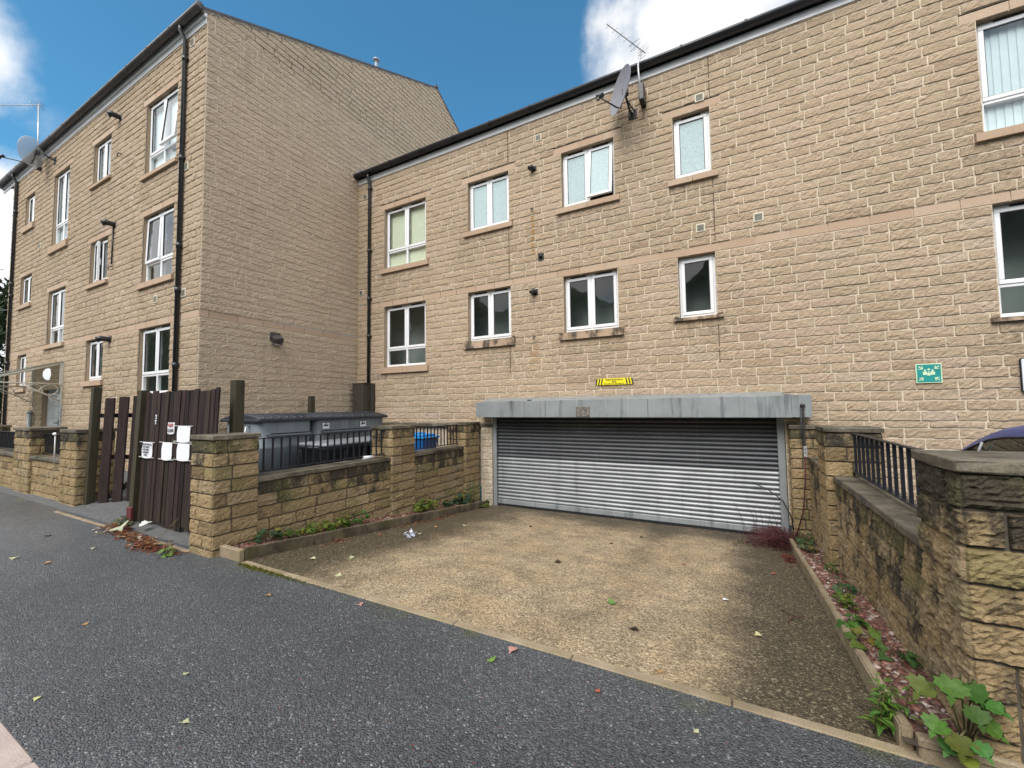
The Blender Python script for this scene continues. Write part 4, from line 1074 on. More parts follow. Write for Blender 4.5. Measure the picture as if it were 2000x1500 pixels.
for dx, dzz, s in ((0,.045,1),(-.038,.03,1),(.038,.03,1)): disc(c+dx, zc+dzz, .0125)
for dx in (-.04,.04): prism(bm, [(c+dx-.022,yy,zc-.030),(c+dx+.022,yy,zc-.030),(c+dx+.022,yy,zc+.008),(c+dx+.014,yy,zc+.014),(c+dx-.014,yy,zc+.014),(c+dx-.022,yy,zc+.008)], (0,.001,0))
disc(c, zc+.008, .010); prism(bm, [(c-.017,yy-.0012,zc-.042),(c+.017,yy-.0012,zc-.042),(c+.017,yy-.0012,zc-.006),(c-.017,yy-.0012,zc-.006)], (0,.001,0))
for sx in (-1,1):
    for sz in (-1,1):
        tip = (c+sx*.062, .39+sz*.062); tl_ = (c+sx*.105, .39+sz*.098); dx, dzz = tip[0]-tl_[0], tip[1]-tl_[1]; l = math.hypot(dx,dzz); dx /= l; dzz /= l; nx_, nz_ = -dzz, dx
        prism(bm, [(tl_[0]+nx_*.006,yy,tl_[1]+nz_*.006),(tl_[0]-nx_*.006,yy,tl_[1]-nz_*.006),(tip[0]-nx_*.006,yy,tip[1]-nz_*.006),(tip[0]+nx_*.006,yy,tip[1]+nz_*.006)], (0,.001,0))
        for s in (-1,1):
            e = (tip[0]-dx*.03+s*nx_*.028, tip[1]-dzz*.03+s*nz_*.028)
            prism(bm, [(tip[0]+dx*.006,yy-.001,tip[1]+dzz*.006),(tip[0]-dx*.008,yy-.001,tip[1]-dzz*.008),(e[0]-dx*.008,yy-.001,e[1]-dzz*.008),(e[0]+dx*.006,yy-.001,e[1]+dzz*.006)], (0,.001,0))
build('pictogram', bm, m_palegreen, ga)
ws = empty('wall_sign', (3.5,FY-.04,.11)); tag(ws, 'white wall sign with black border cut off at the right edge', 'sign')
bm = new_bm(); bx(bm, (3.255,FY-.05,.105), (3.85,FY-.04,.545), .02); build('border', bm, m_ink, ws)
bm = new_bm(); bx(bm, (3.267,FY-.053,.117), (3.838,FY-.045,.533), .004); build('plate', bm, m_signwhite, ws)
bm = new_bm(); bx(bm, (3.315,FY-.056,.38), (3.345,FY-.052,.42)); build('lettering', bm, m_ink, ws)

# ------------------------------------------------------------------ bins
YB = -1.27
def steel_bin(y0, y1, mat, label, ribs, handle):
    x0, x1 = -8.55, -7.42; zt = -.19; root = empty('steel_waste_container', ((x0+x1)/2,(y0+y1)/2,YB)); tag(root, label, 'bin', 'large grey steel waste containers by the gable wall')
    bm = new_bm(); r = .13; pts = []
    for cx, cy, a0 in ((x1-r,y0+r,-PI/2),(x1-r,y1-r,0),(x0+r,y1-r,PI/2),(x0+r,y0+r,PI)):
        for t in np.linspace(0,PI/2,6): pts.append((cx+r*math.cos(a0+t), cy+r*math.sin(a0+t)))
    lv = [(YB+.10,.972),(YB+.55,.985),(YB+.565,1.0),(YB+.60,1.0),(YB+.615,.985),(zt,1.0)]
    cx, cy = (x0+x1)/2, (y0+y1)/2; rings = [[bm.verts.new((cx+(a-cx)*s, cy+(b-cy)*(.97 if s < .95 else s), z)) for a, b in pts] for z, s in lv]
    for A, B in zip(rings, rings[1:]):
        for k in range(len(pts)): bm.faces.new((A[k],A[(k+1)%len(pts)],B[(k+1)%len(pts)],B[k])).smooth = True
    bm.faces.new(rings[0][::-1])
    body = build('body', bm, mat, root)
    if ribs:
        bm = new_bm(); y = y0+.2
        while y < y1-.15: bx(bm, (x1-.02,y,YB+.62), (x1+.004,y+.02,zt-.05), .004); y += .125
        build('rib', bm, mat, body)
    bm = new_bm(); bx(bm, (x1-.02,y0+.14,zt-.26), (x1+.085,y1-.10,zt-.235), .004); bx(bm, (x1+.06,y0+.14,zt-.29), (x1+.085,y1-.10,zt-.235), .004); build('lifting_rail', bm, mat, body)
    bm = new_bm(); n = 16; g = []
    for i in range(n+1):
        t = i/n; xx = x0-.04+(x1-x0+.09)*t; zz = zt+.02+.085*math.sin(PI*min(1,max(0,t)))**.8
        g.append([bm.verts.new((xx, y0-.04, zz)), bm.verts.new((xx, y1+.02, zz))])
    for A, B in zip(g, g[1:]): bm.faces.new((A[0],A[1],B[1],B[0])).smooth = True
    for j in (0,1):
        c = bm.verts.new((cx, (y0-.04,y1+.02)[j], zt-.01)); 
        for A, B in zip(g, g[1:]): bm.faces.new((A[j],B[j],c))
    bx(bm, (x1+.02,y0-.05,zt-.03), (x1+.055,y1+.03,zt+.03), .01); bx(bm, (x0-.05,y0-.055,zt-.03), (x1+.05,y0-.02,zt+.02), .008)
    for i in range(7):
        y = y0+.08+i*(y1-y0-.16)/6
        tube(bm, [(x0-.04+(x1-x0+.09)*t, y, zt+.024+.085*math.sin(PI*t)**.8) for t in np.linspace(.02,.98,12)], .014, 6)
    build('lid', bm, m_binplastic, root)
    if handle:
        bm = new_bm(); tube(bm, [(x1-.30,y0-.01,zt-.10),(x1-.27,y0-.08,zt-.12),(x1-.29,y0-.10,zt-.3),(x1-.32,y0-.08,zt-.42),(x1-.30,y0-.01,zt-.44)], .014, 8); build('handle', bm, m_steelrod, root)
    else:
        for i, y in enumerate((y0+.16, y0+1.12)):
            bm = new_bm(); bx(bm, (x1+.003,y,zt-.21), (x1+.010,y+.16,zt-.095), .002); s = build('sticker', bm, m_signwhite, root)
            bm = new_bm()
            for k in range(5): bx(bm, (x1+.0095,y+.022+k*.023,zt-.17+.01*(k%2)), (x1+.0125,y+.040+k*.023,zt-.13+.02*((k*7)%3)), 0)
            build('print', bm, m_ink, s)
    for sx in (x0+.15,x1-.15):
        for sy in (y0+.18,y1-.18):
            bm = new_bm(); lathe(bm, [(0,-.02),(.07,-.02),(.07,.02),(0,.02)], (sx,sy,YB+.07), (1,0,0), 14); build('wheel', bm, m_tyre, root)
    return root
steel_bin(4.36, 5.42, m_binsteel, 'grey steel waste container with a rounded ribbed lid and chrome side handle', False, True)
steel_bin(5.47, 7.35, m_bincorr, 'long grey ribbed steel waste container with two white stickers', True, False)
def plastic_bin(y0, y1, label):
    x0, x1 = -7.05, -6.30; zt = -.66; root = empty('wheelie_bin', ((x0+x1)/2,(y0+y1)/2,YB)); tag(root, label, 'bin', 'dark plastic bins behind the railing')
    bm = new_bm(); r = .05; cx, cy = (x0+x1)/2, (y0+y1)/2
    def rr(s, z): 
        pts = []
        for px, py, a0 in ((x1-r,y0+r,-PI/2),(x1-r,y1-r,0),(x0+r,y1-r,PI/2),(x0+r,y0+r,PI)):
            for t in np.linspace(0,PI/2,5): pts.append((cx+(px+r*math.cos(a0+t)-cx)*s, cy+(py+r*math.sin(a0+t)-cy)*s, z))
        return [bm.verts.new(p) for p in pts]
    R = [rr(.86,YB+.05), rr(.97,zt-.06), rr(1.03,zt-.06), rr(1.03,zt)]
    for A, B in zip(R, R[1:]):
        for k in range(len(A)): bm.faces.new((A[k],A[(k+1)%len(A)],B[(k+1)%len(A)],B[k])).smooth = True
    bm.faces.new(R[0][::-1]); y = y0+.15
    while y < y1-.1: bx(bm, (x1-.05,y,YB+.12), (x1+.004,y+.03,zt-.1), .006); y += .22
    build('body', bm, m_binplastic, root)
    bm = new_bm()
    R = [rr(1.06,zt), rr(1.08,zt+.02), rr(1.06,zt+.045), rr(.9,zt+.062), rr(.5,zt+.07)]
    for A, B in zip(R, R[1:]):
        for k in range(len(A)): bm.faces.new((A[k],A[(k+1)%len(A)],B[(k+1)%len(A)],B[k])).smooth = True
    bm.faces.new(R[-1]); bm.faces.new(R[0][::-1]); build('lid', bm, m_binlid, root)
    bm = new_bm(); tube(bm, [(x1-.1,y0-.04,zt-.03),(x1-.1,y0-.1,zt-.01),(x0+.1,y0-.1,zt-.01),(x0+.1,y0-.04,zt-.03)], .016, 8); build('handle', bm, m_binplastic, root)
    for sy in (y0+.15,y1-.15):
        bm = new_bm(); lathe(bm, [(0,-.03),(.09,-.03),(.09,.03),(0,.03)], (x0+.08,sy,YB+.09), (0,1,0), 14); build('wheel', bm, m_tyre, root)
    return root
plastic_bin(4.87, 5.86, 'dark plastic bin with pale wet lid, nearer of the two behind the railing')
plastic_bin(5.93, 6.75, 'dark plastic bin next to the stone pillar, farther of the two behind the railing')
# blue bin and red box by the pale plinth wall
root = empty('wheelie_bin', (-6.27,7.3,YB)); tag(root, 'bright blue plastic bin with overhanging lid against the pale plinth wall', 'bin')
bm = new_bm(); x0, x1, y0, y1, zt = -6.60,-5.98,7.05,7.55,-.68
A = [bm.verts.new(p) for p in ((x0+.07,y0+.05,YB+.03),(x1-.07,y0+.05,YB+.03),(x1-.07,y1-.05,YB+.03),(x0+.07,y1-.05,YB+.03))]; B = [bm.verts.new(p) for p in ((x0,y0,zt),(x1,y0,zt),(x1,y1,zt),(x0,y1,zt))]
for k in range(4): bm.faces.new((A[k],A[(k+1)%4],B[(k+1)%4],B[k]))
bm.faces.new(A[::-1]); bm.faces.new(B); bmesh.ops.bevel(bm, geom=bm.edges[:], offset=.02, segments=2, affect='EDGES'); build('body', bm, m_blue, root)
bm = new_bm(); bx(bm, (x0-.03,y0-.03,zt), (x1+.03,y1+.03,zt+.05), .012); bx(bm, (x0,y0,zt+.05), (x1-.02,y1-.05,zt+.10), .03, seg=2); bx(bm, (x1+.02,y0+.06,zt+.02), (x1+.10,y1-.06,zt+.05), .012); bx(bm, (x0+.06,y0+.03,zt+.09), (x1-.25,y1-.12,zt+.125), .015)
build('lid', bm, m_bluelid, root)
bm = new_bm()
for sy in (y0+.1,y1-.1): lathe(bm, [(0,-.03),(.08,-.03),(.08,.03),(0,.03)], (x1-.06,sy,YB+.08), (0,1,0), 14)
build('wheel', bm, m_tyre, root)
bm = new_bm(); bx(bm, (-5.93,7.38,YB), (-5.62,7.62,-.98), .012); bx(bm, (-5.95,7.36,-1.0), (-5.60,7.64,-.965), .01); tag(build('plastic_box', bm, m_redbox, None, (-5.78,7.5,YB)), 'small red plastic box beside the blue bin', 'box')

# ------------------------------------------------------------------ car
def make_car():
    XL, XR, YN, G = 2.02, 3.68, 7.42, -1.66
    root = empty('parked_car', ((XL+XR)/2, 5.5, G)); tag(root, 'dark blue parked car mostly hidden behind the right stone wall', 'car')
    # station: s, half width, belt z, window top z (or None), roof z
    ST_ = [(0,.50,.42,None),(.05,.66,.62,None),(.25,.76,.74,None),(.55,.80,.83,None),(.85,.82,.92,None),
           (1.0,.825,.95,1.00),(1.25,.83,.96,1.16),(1.5,.83,.96,1.29),(1.75,.83,.965,1.385),(2.0,.83,.97,1.425),(2.35,.83,.97,1.45),(2.42,.83,.97,1.452),(2.95,.83,.985,1.445),(3.3,.825,1.0,1.41),(3.55,.81,1.03,1.33),(3.78,.79,1.0,1.10),(3.88,.76,.80,None),(3.9,.70,.45,None)]
    bm = new_bm(); xc = (XL+XR)/2; rings = []
    for s, hw, zb, zr in ST_:
        y = YN-s; zl = .22
        ztop = zr if zr else zb
        hwr = hw-.15*max(0,(ztop-zb))/.45
        half = [(hw*.90,zl),(hw*.985,.38),(hw,.62 if zb > .62 else zb*.8),(hw*.985,zb-.005),(hw*.97,zb+.012)]
        if zr: tt = max(.012, zr-zb-.012-max(.055, min(.10,(zr-zb)*.45))); half += [(hwr+.035+.03*(1-min(1,(zr-zb)/.45)),zb+.012+tt),(hwr+.012,zr-.035),(hwr-.09,zr+.016)]
        else: half += [(hw*.94,zb+.018),(hw*.92,zb+.022),(hw*.8,zb+.035)]
        half += [(0,(zr+.03) if zr else zb+.055)]
        full = [(xc-a, y, G+z) for a, z in half] + [(xc+a, y, G+z) for a, z in half[-2::-1]]
        rings.append([bm.verts.new(p) for p in full])
    n = len(rings[0]); glassf = []
    for i, (A, B) in enumerate(zip(rings, rings[1:])):
        for k in range(n-1):
            f = bm.faces.new((A[k],A[k+1],B[k+1],B[k])); f.smooth = True
            side = k == 4 or k == n-2-4
            if side and 5 <= i <= 14 and i not in (10,): glassf.append(f)
            if 6 <= k <= n-2-6 and (5 <= i <= 7 or i == 14) and k not in (6, n-2-6): glassf.append(f)
    bm.faces.new(rings[0]); bm.faces.new(rings[-1][::-1])
    gb = new_bm()
    for f in glassf: quad(gb, [v.co for v in f.verts])
    bmesh.ops.delete(bm, geom=glassf, context='FACES_ONLY')
    body = build('body', bm, m_carpaint, root)
    bmesh.ops.remove_doubles(gb, verts=gb.verts[:], dist=.001); build('window', gb, m_carglass, root, smooth=True)
    # dark seal round the side glass, quarter-light bar
    bm = new_bm()
    for sx in (-1,1):
        pts = [(xc+sx*(hw-.15*max(0,(zr-zb))/.45+.036+.03*(1-min(1,(zr-zb)/.45))), YN-s, G+zb+.012+max(.012, zr-zb-.012-max(.055, min(.10,(zr-zb)*.45)))) for s, hw, zb, zr in ST_[5:16]]; tube(bm, pts, .010, 6)
        pts = [(xc+sx*(hw*.975), YN-s, G+zb+.012) for s, hw, zb, zr in ST_[5:16]]; tube(bm, pts, .009, 6)
    build('window_seal', bm, m_seal, body)
    bm = new_bm()
    for sx in (-1,1): tube(bm, [(xc+sx*.815,YN-1.62,G+.97),(xc+sx*.77,YN-1.74,G+1.26)], .010, 6)
    build('quarter_bar', bm, m_lead, body)
    # dashboard and seats seen dimly
    bm = new_bm(); bx(bm, (XL+.12,YN-3.6,G+.35), (XR-.12,YN-1.1,G+.9), .05)
    for x in (XL+.42, XR-.42): bx(bm, (x-.2,YN-2.75,G+.6), (x+.2,YN-2.6,G+1.2), .05, seg=2); bx(bm, (x-.1,YN-2.74,G+1.2), (x+.1,YN-2.64,G+1.36), .03)
    build('seat', bm, m_dark, root)
    for sx, xx in ((-1,XL),(1,XR)):
        bm = new_bm(); bx(bm, (xx+sx*.02,YN-1.42,G+.96), (xx+sx*.19,YN-1.30,G+1.09), .03, seg=2); build('door_mirror', bm, m_carpaint, root)
        for yy in (YN-.72, YN-3.18):
            bm = new_bm(); lathe(bm, [(0,-.09),(.2,-.09),(.29,-.085),(.31,-.05),(.31,.05),(.29,.085),(.2,.09),(0,.09)], (xx-sx*.10,yy,G+.31), (1,0,0), 28); wh = build('wheel', bm, m_tyre, root)
            bm = new_bm(); lathe(bm, [(0,.03),(.05,.03),(.19,.012),(.205,0)], (xx-sx*.01,yy,G+.31), (sx,0,0), 20); build('rim', bm, m_alloy, wh)
    for sx in (-1,1):
        bm = new_bm(); lathe(bm, [(0,.05),(.06,.04),(.10,0)], (xc+sx*.55,YN-.16,G+.62), (0,1,0), 16); build('headlight', bm, m_lens, root)
        bm = new_bm(); bx(bm, (xc+sx*.68-.07,YN-3.91,G+.72), (xc+sx*.68+.07,YN-3.80,G+.98), .02); build('tail_light', bm, m_redbox, root)
make_car()

# ------------------------------------------------------------------ dishes and aerials
def dish(c, axis, r, depth, mat, bracket_to, lnb_dist, lnb_drop, label, name='satellite_dish'):
    c = Vector(c); axis = Vector(axis).normalized(); root = empty(name, bracket_to); tag(root, label, 'satellite dish', 'satellite dishes')
    bm = new_bm(); prof = [(r*t, depth*(t*t)-depth) for t in np.linspace(0,1,9)]; prof += [(r+.008,.004)] + [(r*t, depth*(t*t)-depth-.012) for t in np.linspace(1,0,9)]
    lathe(bm, prof, c, axis, 40); build('reflector', bm, mat, root)
    dn = Vector((0,0,-1)); dn = (dn-axis*dn.dot(axis)).normalized()
    foot = c+dn*r*.85; lnb = c+axis*lnb_dist+dn*lnb_drop
    bm = new_bm(); tube(bm, [c-axis*(depth+.03), foot-axis*.05, foot+axis*.03, lnb], .014, 8); build('feed_arm', bm, m_dark, root)
    bm = new_bm(); back = (c-lnb).normalized(); tube(bm, [lnb-back*.03, lnb+back*.10], [.032,.042], 12); bx(bm, (lnb.x-.025,lnb.y-.025,lnb.z-.07), (lnb.x+.025,lnb.y+.025,lnb.z), .006); build('receiver', bm, m_dark, root)
    b = Vector(bracket_to); bm = new_bm(); s = c-axis*(depth+.05)
    bx(bm, (b.x-.08,b.y-.02,b.z-.10), (b.x+.08,b.y+.005,b.z+.10), .004)
    tube(bm, [b, b+Vector((-.03,-.12,.03)), b+Vector((-.05,-.30,.16)), s+Vector((0,0,-.05)), s+Vector((0,0,.06))], .020, 8)
    tube(bm, [b+Vector((.05,0,.06)), b+Vector((.02,-.16,.03)), b+Vector((-.05,-.30,.16))], .012, 6)
    bx(bm, (s.x-.05,s.y-.05,s.z-.06), (s.x+.05,s.y+.05,s.z+.06), .008)
    build('bracket', bm, m_dark, root)
dish((-1.64,7.34,5.72), (-.75,-.62,.12), .39, .06, m_dish, (-1.52,FY-.01,5.53), .40, .22, 'grey solid satellite dish bracketed below the gutter of the lower range')
dish((-17.85,3.72,7.62), (-.78,-.60,.12), .41, .08, m_meshdish, (-17.25,AY-.02,7.35), .75, .30, 'pale perforated satellite dish on the far left eaves')
def aerial(pole, boom0, boom1, label, els=6, bars=True):
    root = empty('tv_aerial', pole[0]); tag(root, label, 'aerial', 'television aerials')
    bm = new_bm(); tube(bm, pole, .017, 8); build('mast', bm, m_steelrod, root)
    a, b = Vector(boom0), Vector(boom1); d = (b-a).normalized(); bm = new_bm(); tube(bm, [a-d*.12, b], .010, 6); build('boom', bm, m_steelrod, root)
    u, v = frame_axes(d); bm = new_bm(); L = (b-a).length
    side = Vector((d.y,-d.x,0)).normalized()
    for i in range(els):
        p = a+d*(L*(i+.6)/els); l = .09-.03*i/els; tube(bm, [p-side*l, p+side*l], .0035, 5)
    q = a-d*.06
    for s in (-1,1):
        for k in range(3): tube(bm, [q+Vector((0,0,.05*k*s))-side*.12, q+Vector((0,0,.05*k*s))+side*.12], .005, 5)
    p = a+d*.18; tube(bm, [p-side*.10+Vector((0,0,.05)), p+side*.10+Vector((0,0,.05)), p+side*.10-Vector((0,0,.05)), p-side*.10-Vector((0,0,.05))], .006, 5, closed=True)
    build('element', bm, m_steelrod, root)
    bm = new_bm(); z0 = Vector(pole[0]); bx(bm, (z0.x-.04,z0.y-.03,z0.z-.02), (z0.x+.05,FY+.0 if z0.y > 6 else AY+.02,z0.z+.30), .01); build('wall_bracket', bm, m_dark, root)
aerial([(-1.31,FY-.265,5.60),(-1.345,FY-.265,6.16),(-1.345,FY-.27,6.29),(-1.28,FY-.28,6.49)], (-1.28,FY-.29,6.51), (-1.70,6.74,6.52), 'thin metal television aerial on a bent pole above the solid dish')
aerial([(-18.45,AY-.10,7.40),(-18.75,AY-.08,9.60)], (-18.75,AY-.08,9.56), (-20.2,3.35,9.66), 'thin metal television aerial on a tall mast on the far left eaves')

# ------------------------------------------------------------------ chain and cable by the shutter
bm = new_bm(); cx, cy = HX1-.115, HY-.02
z = -.04; i = 0
path = [(cx,cy,-.05+-.030*k) for k in range(24)]
for (x, y, z) in path:
    a = (i % 2)*PI/2; R1 = .014; R2 = .025
    tube(bm, [(x+R1*math.cos(t)*math.cos(a)-.012*(1 if False else 0), y+R1*math.cos(t)*math.sin(a), z+R2*math.sin(t)) for t in np.linspace(0,2*PI,10,endpoint=False)], .0055, 5, closed=True); i += 1
ch = build('hanging_chain', bm, plain('rusty_chain', (.055,.045,.038), .6, .4, var=.4, scale=30), None, (cx,cy,-.78)); tag(ch, 'rusty chain hanging from the right end of the shutter housing', 'chain')
bm = new_bm(); tube(bm, [(cx-.03,cy,-.06),(cx-.032,cy,-.50),(cx-.02,cy,-.62),(cx-.01,cy,-.70)], .008, 6); build('loop', bm, m_iron, ch)
bm = new_bm(); bx(bm, (cx-.02,cy-.015,-.80), (cx+.025,cy+.015,-.64), .008, 0); build('padlock', bm, m_steelrod, ch)
bm = new_bm(); tube(bm, [(cx,cy,-.78),(cx-.015,cy,-1.15),(cx-.06,cy+.0,-1.6),(cx-.17,cy,-2.0)], .009, 6); build('cord', bm, m_redtwig, ch)
bm = new_bm(); tube(bm, [(.20,SY-.09,-1.28),(.40,SY-.10,-1.36),(.60,SY-.14,-1.52),(.70,SY-.2,-1.75),(.72,SY-.22,-2.0)], .010, 6); tag(build('cable', bm, m_dark, None, (.72,SY-.22,-2.0)), 'black cable sagging over the right shutter guide', 'cable')
bm = new_bm(); tube(bm, [(-10.62,2.66,-.92),(-10.62,2.66,-.36)], .009, 8); tube(bm, [(-10.62,2.66,-.40),(-10.60,2.64,-.37)], [.02,.024], 10); tag(build('white_pole', bm, m_white, None, (-10.62,2.66,-.92)), 'thin white pole standing against the far left street pillar', 'pole')

# ------------------------------------------------------------------ plants, leaves, litter
def set_cols(o, C):
    ca = o.data.color_attributes.new('Col', 'FLOAT_COLOR', 'POINT'); C = np.asarray(C, float); ca.data.foreach_set('color', np.c_[C, np.ones(len(C))].astype(np.float32).ravel())
IVY = [(0,.0),(.28,-.10),(.5,.05),(.36,.28),(.46,.62),(.18,.60),(0,1.0)]
MAPLE = [(0,0),(.16,-.10),(.34,-.04),(.30,.10),(.58,.16),(.50,.26),(.56,.42),(.36,.44),(.34,.62),(.20,.60),(.12,.78),(0,1.0)]
LANCE = [(0,0),(.10,.15),(.15,.4),(.10,.7),(0,1.0)]
def leaf_poly(shape): return [(x,y) for x, y in shape] + [(-x,y) for x, y in shape[-2:0:-1]]
def add_leaf(bm, cols, shape, base, direction, up, size, c, curl=.15):
    d = Vector(direction).normalized(); up = Vector(up); n = (up-d*up.dot(d)); n = n.normalized() if n.length > 1e-4 else frame_axes(d)[0]; s = d.cross(n)
    pts = leaf_poly(shape); mid = [bm.verts.new(Vector(base)+d*(size*y)-n*(curl*size*(y*y))) for y in (0,.35,.7,1.0)]
    cols += [c]*4
    def P(x, y):
        v = bm.verts.new(Vector(base)+s*(size*x)+d*(size*y)+n*(size*(abs(x)*.28-curl*y*y))); cols.append(c); return v
    h = [(x,y) for x, y in shape[1:-1]]
    for sg_ in (1,-1):
        ring = [mid[0]]+[P(sg_*x,y) for x, y in h]+[mid[3]]
        # fan in strips to the midrib
        for i in range(len(ring)-1):
            y = (shape[i][1]+shape[i+1][1])/2; m = mid[1] if y < .5 else mid[2]
            try:
                f = bm.faces.new((ring[i],ring[i+1],m) if sg_ > 0 else (ring[i+1],ring[i],m)); f.smooth = True
            except ValueError: pass
        try: 
            j = len(ring)//2
            f = bm.faces.new((ring[j], mid[2], mid[1]) if sg_ > 0 else (ring[j], mid[1], mid[2]))
        except ValueError: pass
def gcol(base, v=.3):
    k = random.uniform(1-v,1+v); return (base[0]*k*random.uniform(.8,1.25), base[1]*k, base[2]*k*random.uniform(.8,1.2))
def clump(name, loc, w, d, h, n, size, base, label, group, shape=IVY, cat='plant', spread=.9, stems=True, yellow=.1):
    loc = Vector(loc); root = empty(name, loc); tag(root, label, cat, group)
    bm = new_bm(); cols = []; sb = new_bm()
    for i in range(n):
        a = random.uniform(0,2*PI); r = math.sqrt(random.random()); p = loc+Vector((math.cos(a)*r*d, math.sin(a)*r*w, random.uniform(.12,1)*h*(1-.45*r*r)))
        dr = Vector((math.cos(a)+random.uniform(-.7,.7), math.sin(a)+random.uniform(-.7,.7), random.uniform(-.5,.35)))
        c = gcol(base) if random.random() > yellow else gcol((.17,.15,.03))
        add_leaf(bm, cols, shape, p, dr, (random.uniform(-.5,.5)+.25,random.uniform(-.5,.5)-.3,1), size*random.uniform(.6,1.25), c, random.uniform(0,.3))
        if stems and i % 3 == 0:
            q = loc+Vector((random.uniform(-.3,.3)*d, (p.y-loc.y)*.5, -.02)); tube(sb, [q, (q+p)/2+Vector((0,0,.02)), p], .0028, 4)
    o = build('leaves', bm, m_leaf, root, fix=False); set_cols(o, cols)
    if stems: build('stem', sb, m_stem, root)
    else: sb.free()
    return root
GP = 'seedlings and ivy growing along the driveway edges'
ig = (.055,.105,.022); yg = (.12,.17,.03); bg = (.035,.072,.035)
def bedz(y): return dz(y)+.085
for i, (y, w, d, h, n, s, c, lab) in enumerate((
    (3.02,.12,.10,.16,26,.07,bg,'dark ivy sprig against the near left pillar'),
    (3.22,.10,.08,.13,26,.065,ig,'small ivy tuft at the near end of the left kerb'),
    (3.58,.24,.09,.14,60,.075,yg,'low yellow green ivy patch on the left kerb, first from the road'),
    (3.95,.22,.10,.18,70,.075,yg,'bright leafy ivy patch in the middle of the left kerb'),
    (4.28,.22,.09,.20,60,.07,ig,'green ivy patch just before the middle left pillar'),
    (5.86,.24,.10,.24,70,.085,yg,'bushy bright green seedling below the blue bin railing'),
    (6.50,.15,.08,.15,40,.075,bg,'small dark plant farther along the left kerb'),
    (7.05,.26,.12,.22,80,.085,bg,'dark trailing ivy near the left end of the shutter'))):
    clump('ivy_plant', (-4.93,y,bedz(y)), w, d, h, int(n*.8), s, c, lab, GP)
clump('ivy_plant', (-4.86,7.32,bedz(7.3)), .10, .10, .52, 44, .075, (.06,.11,.025), 'tall upright weed in the corner beside the left shutter guide', GP, LANCE)
clump('ivy_plant', (-4.66,7.30,dz(7.3)), .14, .07, .12, 26, .07, ig, 'green weed tuft hanging over the far end of the left kerb', GP)
clump('ivy_plant', (.80,7.10,bedz(7.1)), .22, .10, .16, 54, 0.058, (.07,.12,.04), 'ivy patch at the far end of the right gravel bed', GP)
clump('ivy_plant', (.76,6.62,bedz(6.6)), .14, .08, .12, 30, 0.058, (.09,.115,.06), 'greyish ivy tuft beside the far right pillar', GP)
clump('ivy_plant', (.84,5.55,bedz(5.5)), .07, .05, .12, 14, 0.043, ig, 'single small green sprout at the foot of the right middle pillar', GP)
clump('ivy_plant', (.82,4.83,bedz(4.8)), .10, .06, .16, 21, 0.047, (.05,.10,.04), 'pale green sprig in the gravel just before the right middle pillar', GP, MAPLE)
clump('ivy_plant', (.74,4.42,bedz(4.4)), .13, .06, .15, 36, 0.047, yg, 'yellow green mound in the middle of the right gravel bed', GP)
clump('ivy_plant', (.71,3.90,bedz(3.9)), .09, .06, .13, 12, 0.072, (.07,.15,.03), 'maple seedling leaning over the right edging board', GP, MAPLE)
clump('ivy_plant', (.70,3.55,bedz(3.5)), .10, .07, .10, 14, 0.065, (.085,.15,.03), 'flat maple seedling on the right edging board', GP, MAPLE)
clump('ivy_plant', (.82,3.42,bedz(3.4)), .07, .07, .10, 9, 0.061, (.06,.14,.04), 'bright maple seedling in the gravel close to the big sapling', GP, MAPLE)
# upright willowherb-like weed at the front of the bed
root = empty('weed_plant', (.60,2.66,-1.6)); tag(root, 'tall narrow leaved weed at the near right corner of the driveway', 'plant')
bm = new_bm(); sb = new_bm(); cols = []
for k in range(9):
    bx0, by0 = .60+random.uniform(-.07,.06), 2.68+random.uniform(-.05,.06); hh = random.uniform(.14,.36); lx, ly = random.uniform(-.07,.05), random.uniform(-.05,.05)
    tube(sb, [(bx0,by0,-1.61),(bx0+lx*.5,by0+ly*.5,-1.61+hh*.6),(bx0+lx,by0+ly,-1.61+hh)], .0028, 4)
    for j in range(14):
        t = .15+.85*j/13; a = j*2.4+k; p = (bx0+lx*t, by0+ly*t, -1.61+hh*t)
        add_leaf(bm, cols, LANCE, p, (math.cos(a),math.sin(a),.25), (0,0,1), .075*(1.15-.6*t), gcol((.10,.19,.035)), .3)
o = build('leaves', bm, m_leaf, root, fix=False); set_cols(o, cols); build('stem', sb, m_stem, root)
# sycamore sapling by the near right pillar
sap = (.825,2.575,-1.50); root = empty('maple_sapling', sap); tag(root, 'leafy green maple sapling at the foot of the near right pillar', 'sapling')
bm = new_bm(); sb = new_bm(); cols = []
LV = [(-.20,.02,.42,.30,-.9),(-.02,-.04,.52,.30,-.2),(.14,-.02,.50,.30,.5),(.26,-.02,.40,.27,1.0),(.10,-.10,.38,.26,.2),(.24,-.04,.24,.24,.8),(-.16,-.06,.20,.26,-.7),(-.02,-.12,.16,.28,-.1),(.10,-.12,.14,.22,.4),(-.06,-.06,.05,.22,-.4),(.02,-.10,.0,.19,.2)]
for dx, dy, dzz, s, a in LV:
    s *= .34; p = Vector(sap)+Vector((dx*.36-.035,dy*.7,dzz*.56)); tube(sb, [Vector(sap), Vector(sap)+Vector((dx*.25,dy*.25,dzz*.6)), p], .004, 5)
    dr = (math.sin(a)*1.1, -.45-.3*random.random(), -.50+random.uniform(-.45,.35))
    add_leaf(bm, cols, MAPLE, p, dr, (dx*1.5,-.55,1), s, gcol((.055,.135,.024), .4) if random.random() > .25 else gcol((.12,.17,.03)), .25)
o = build('leaves', bm, m_leaf, root, fix=False); set_cols(o, cols); build('stem', sb, m_stem, root)
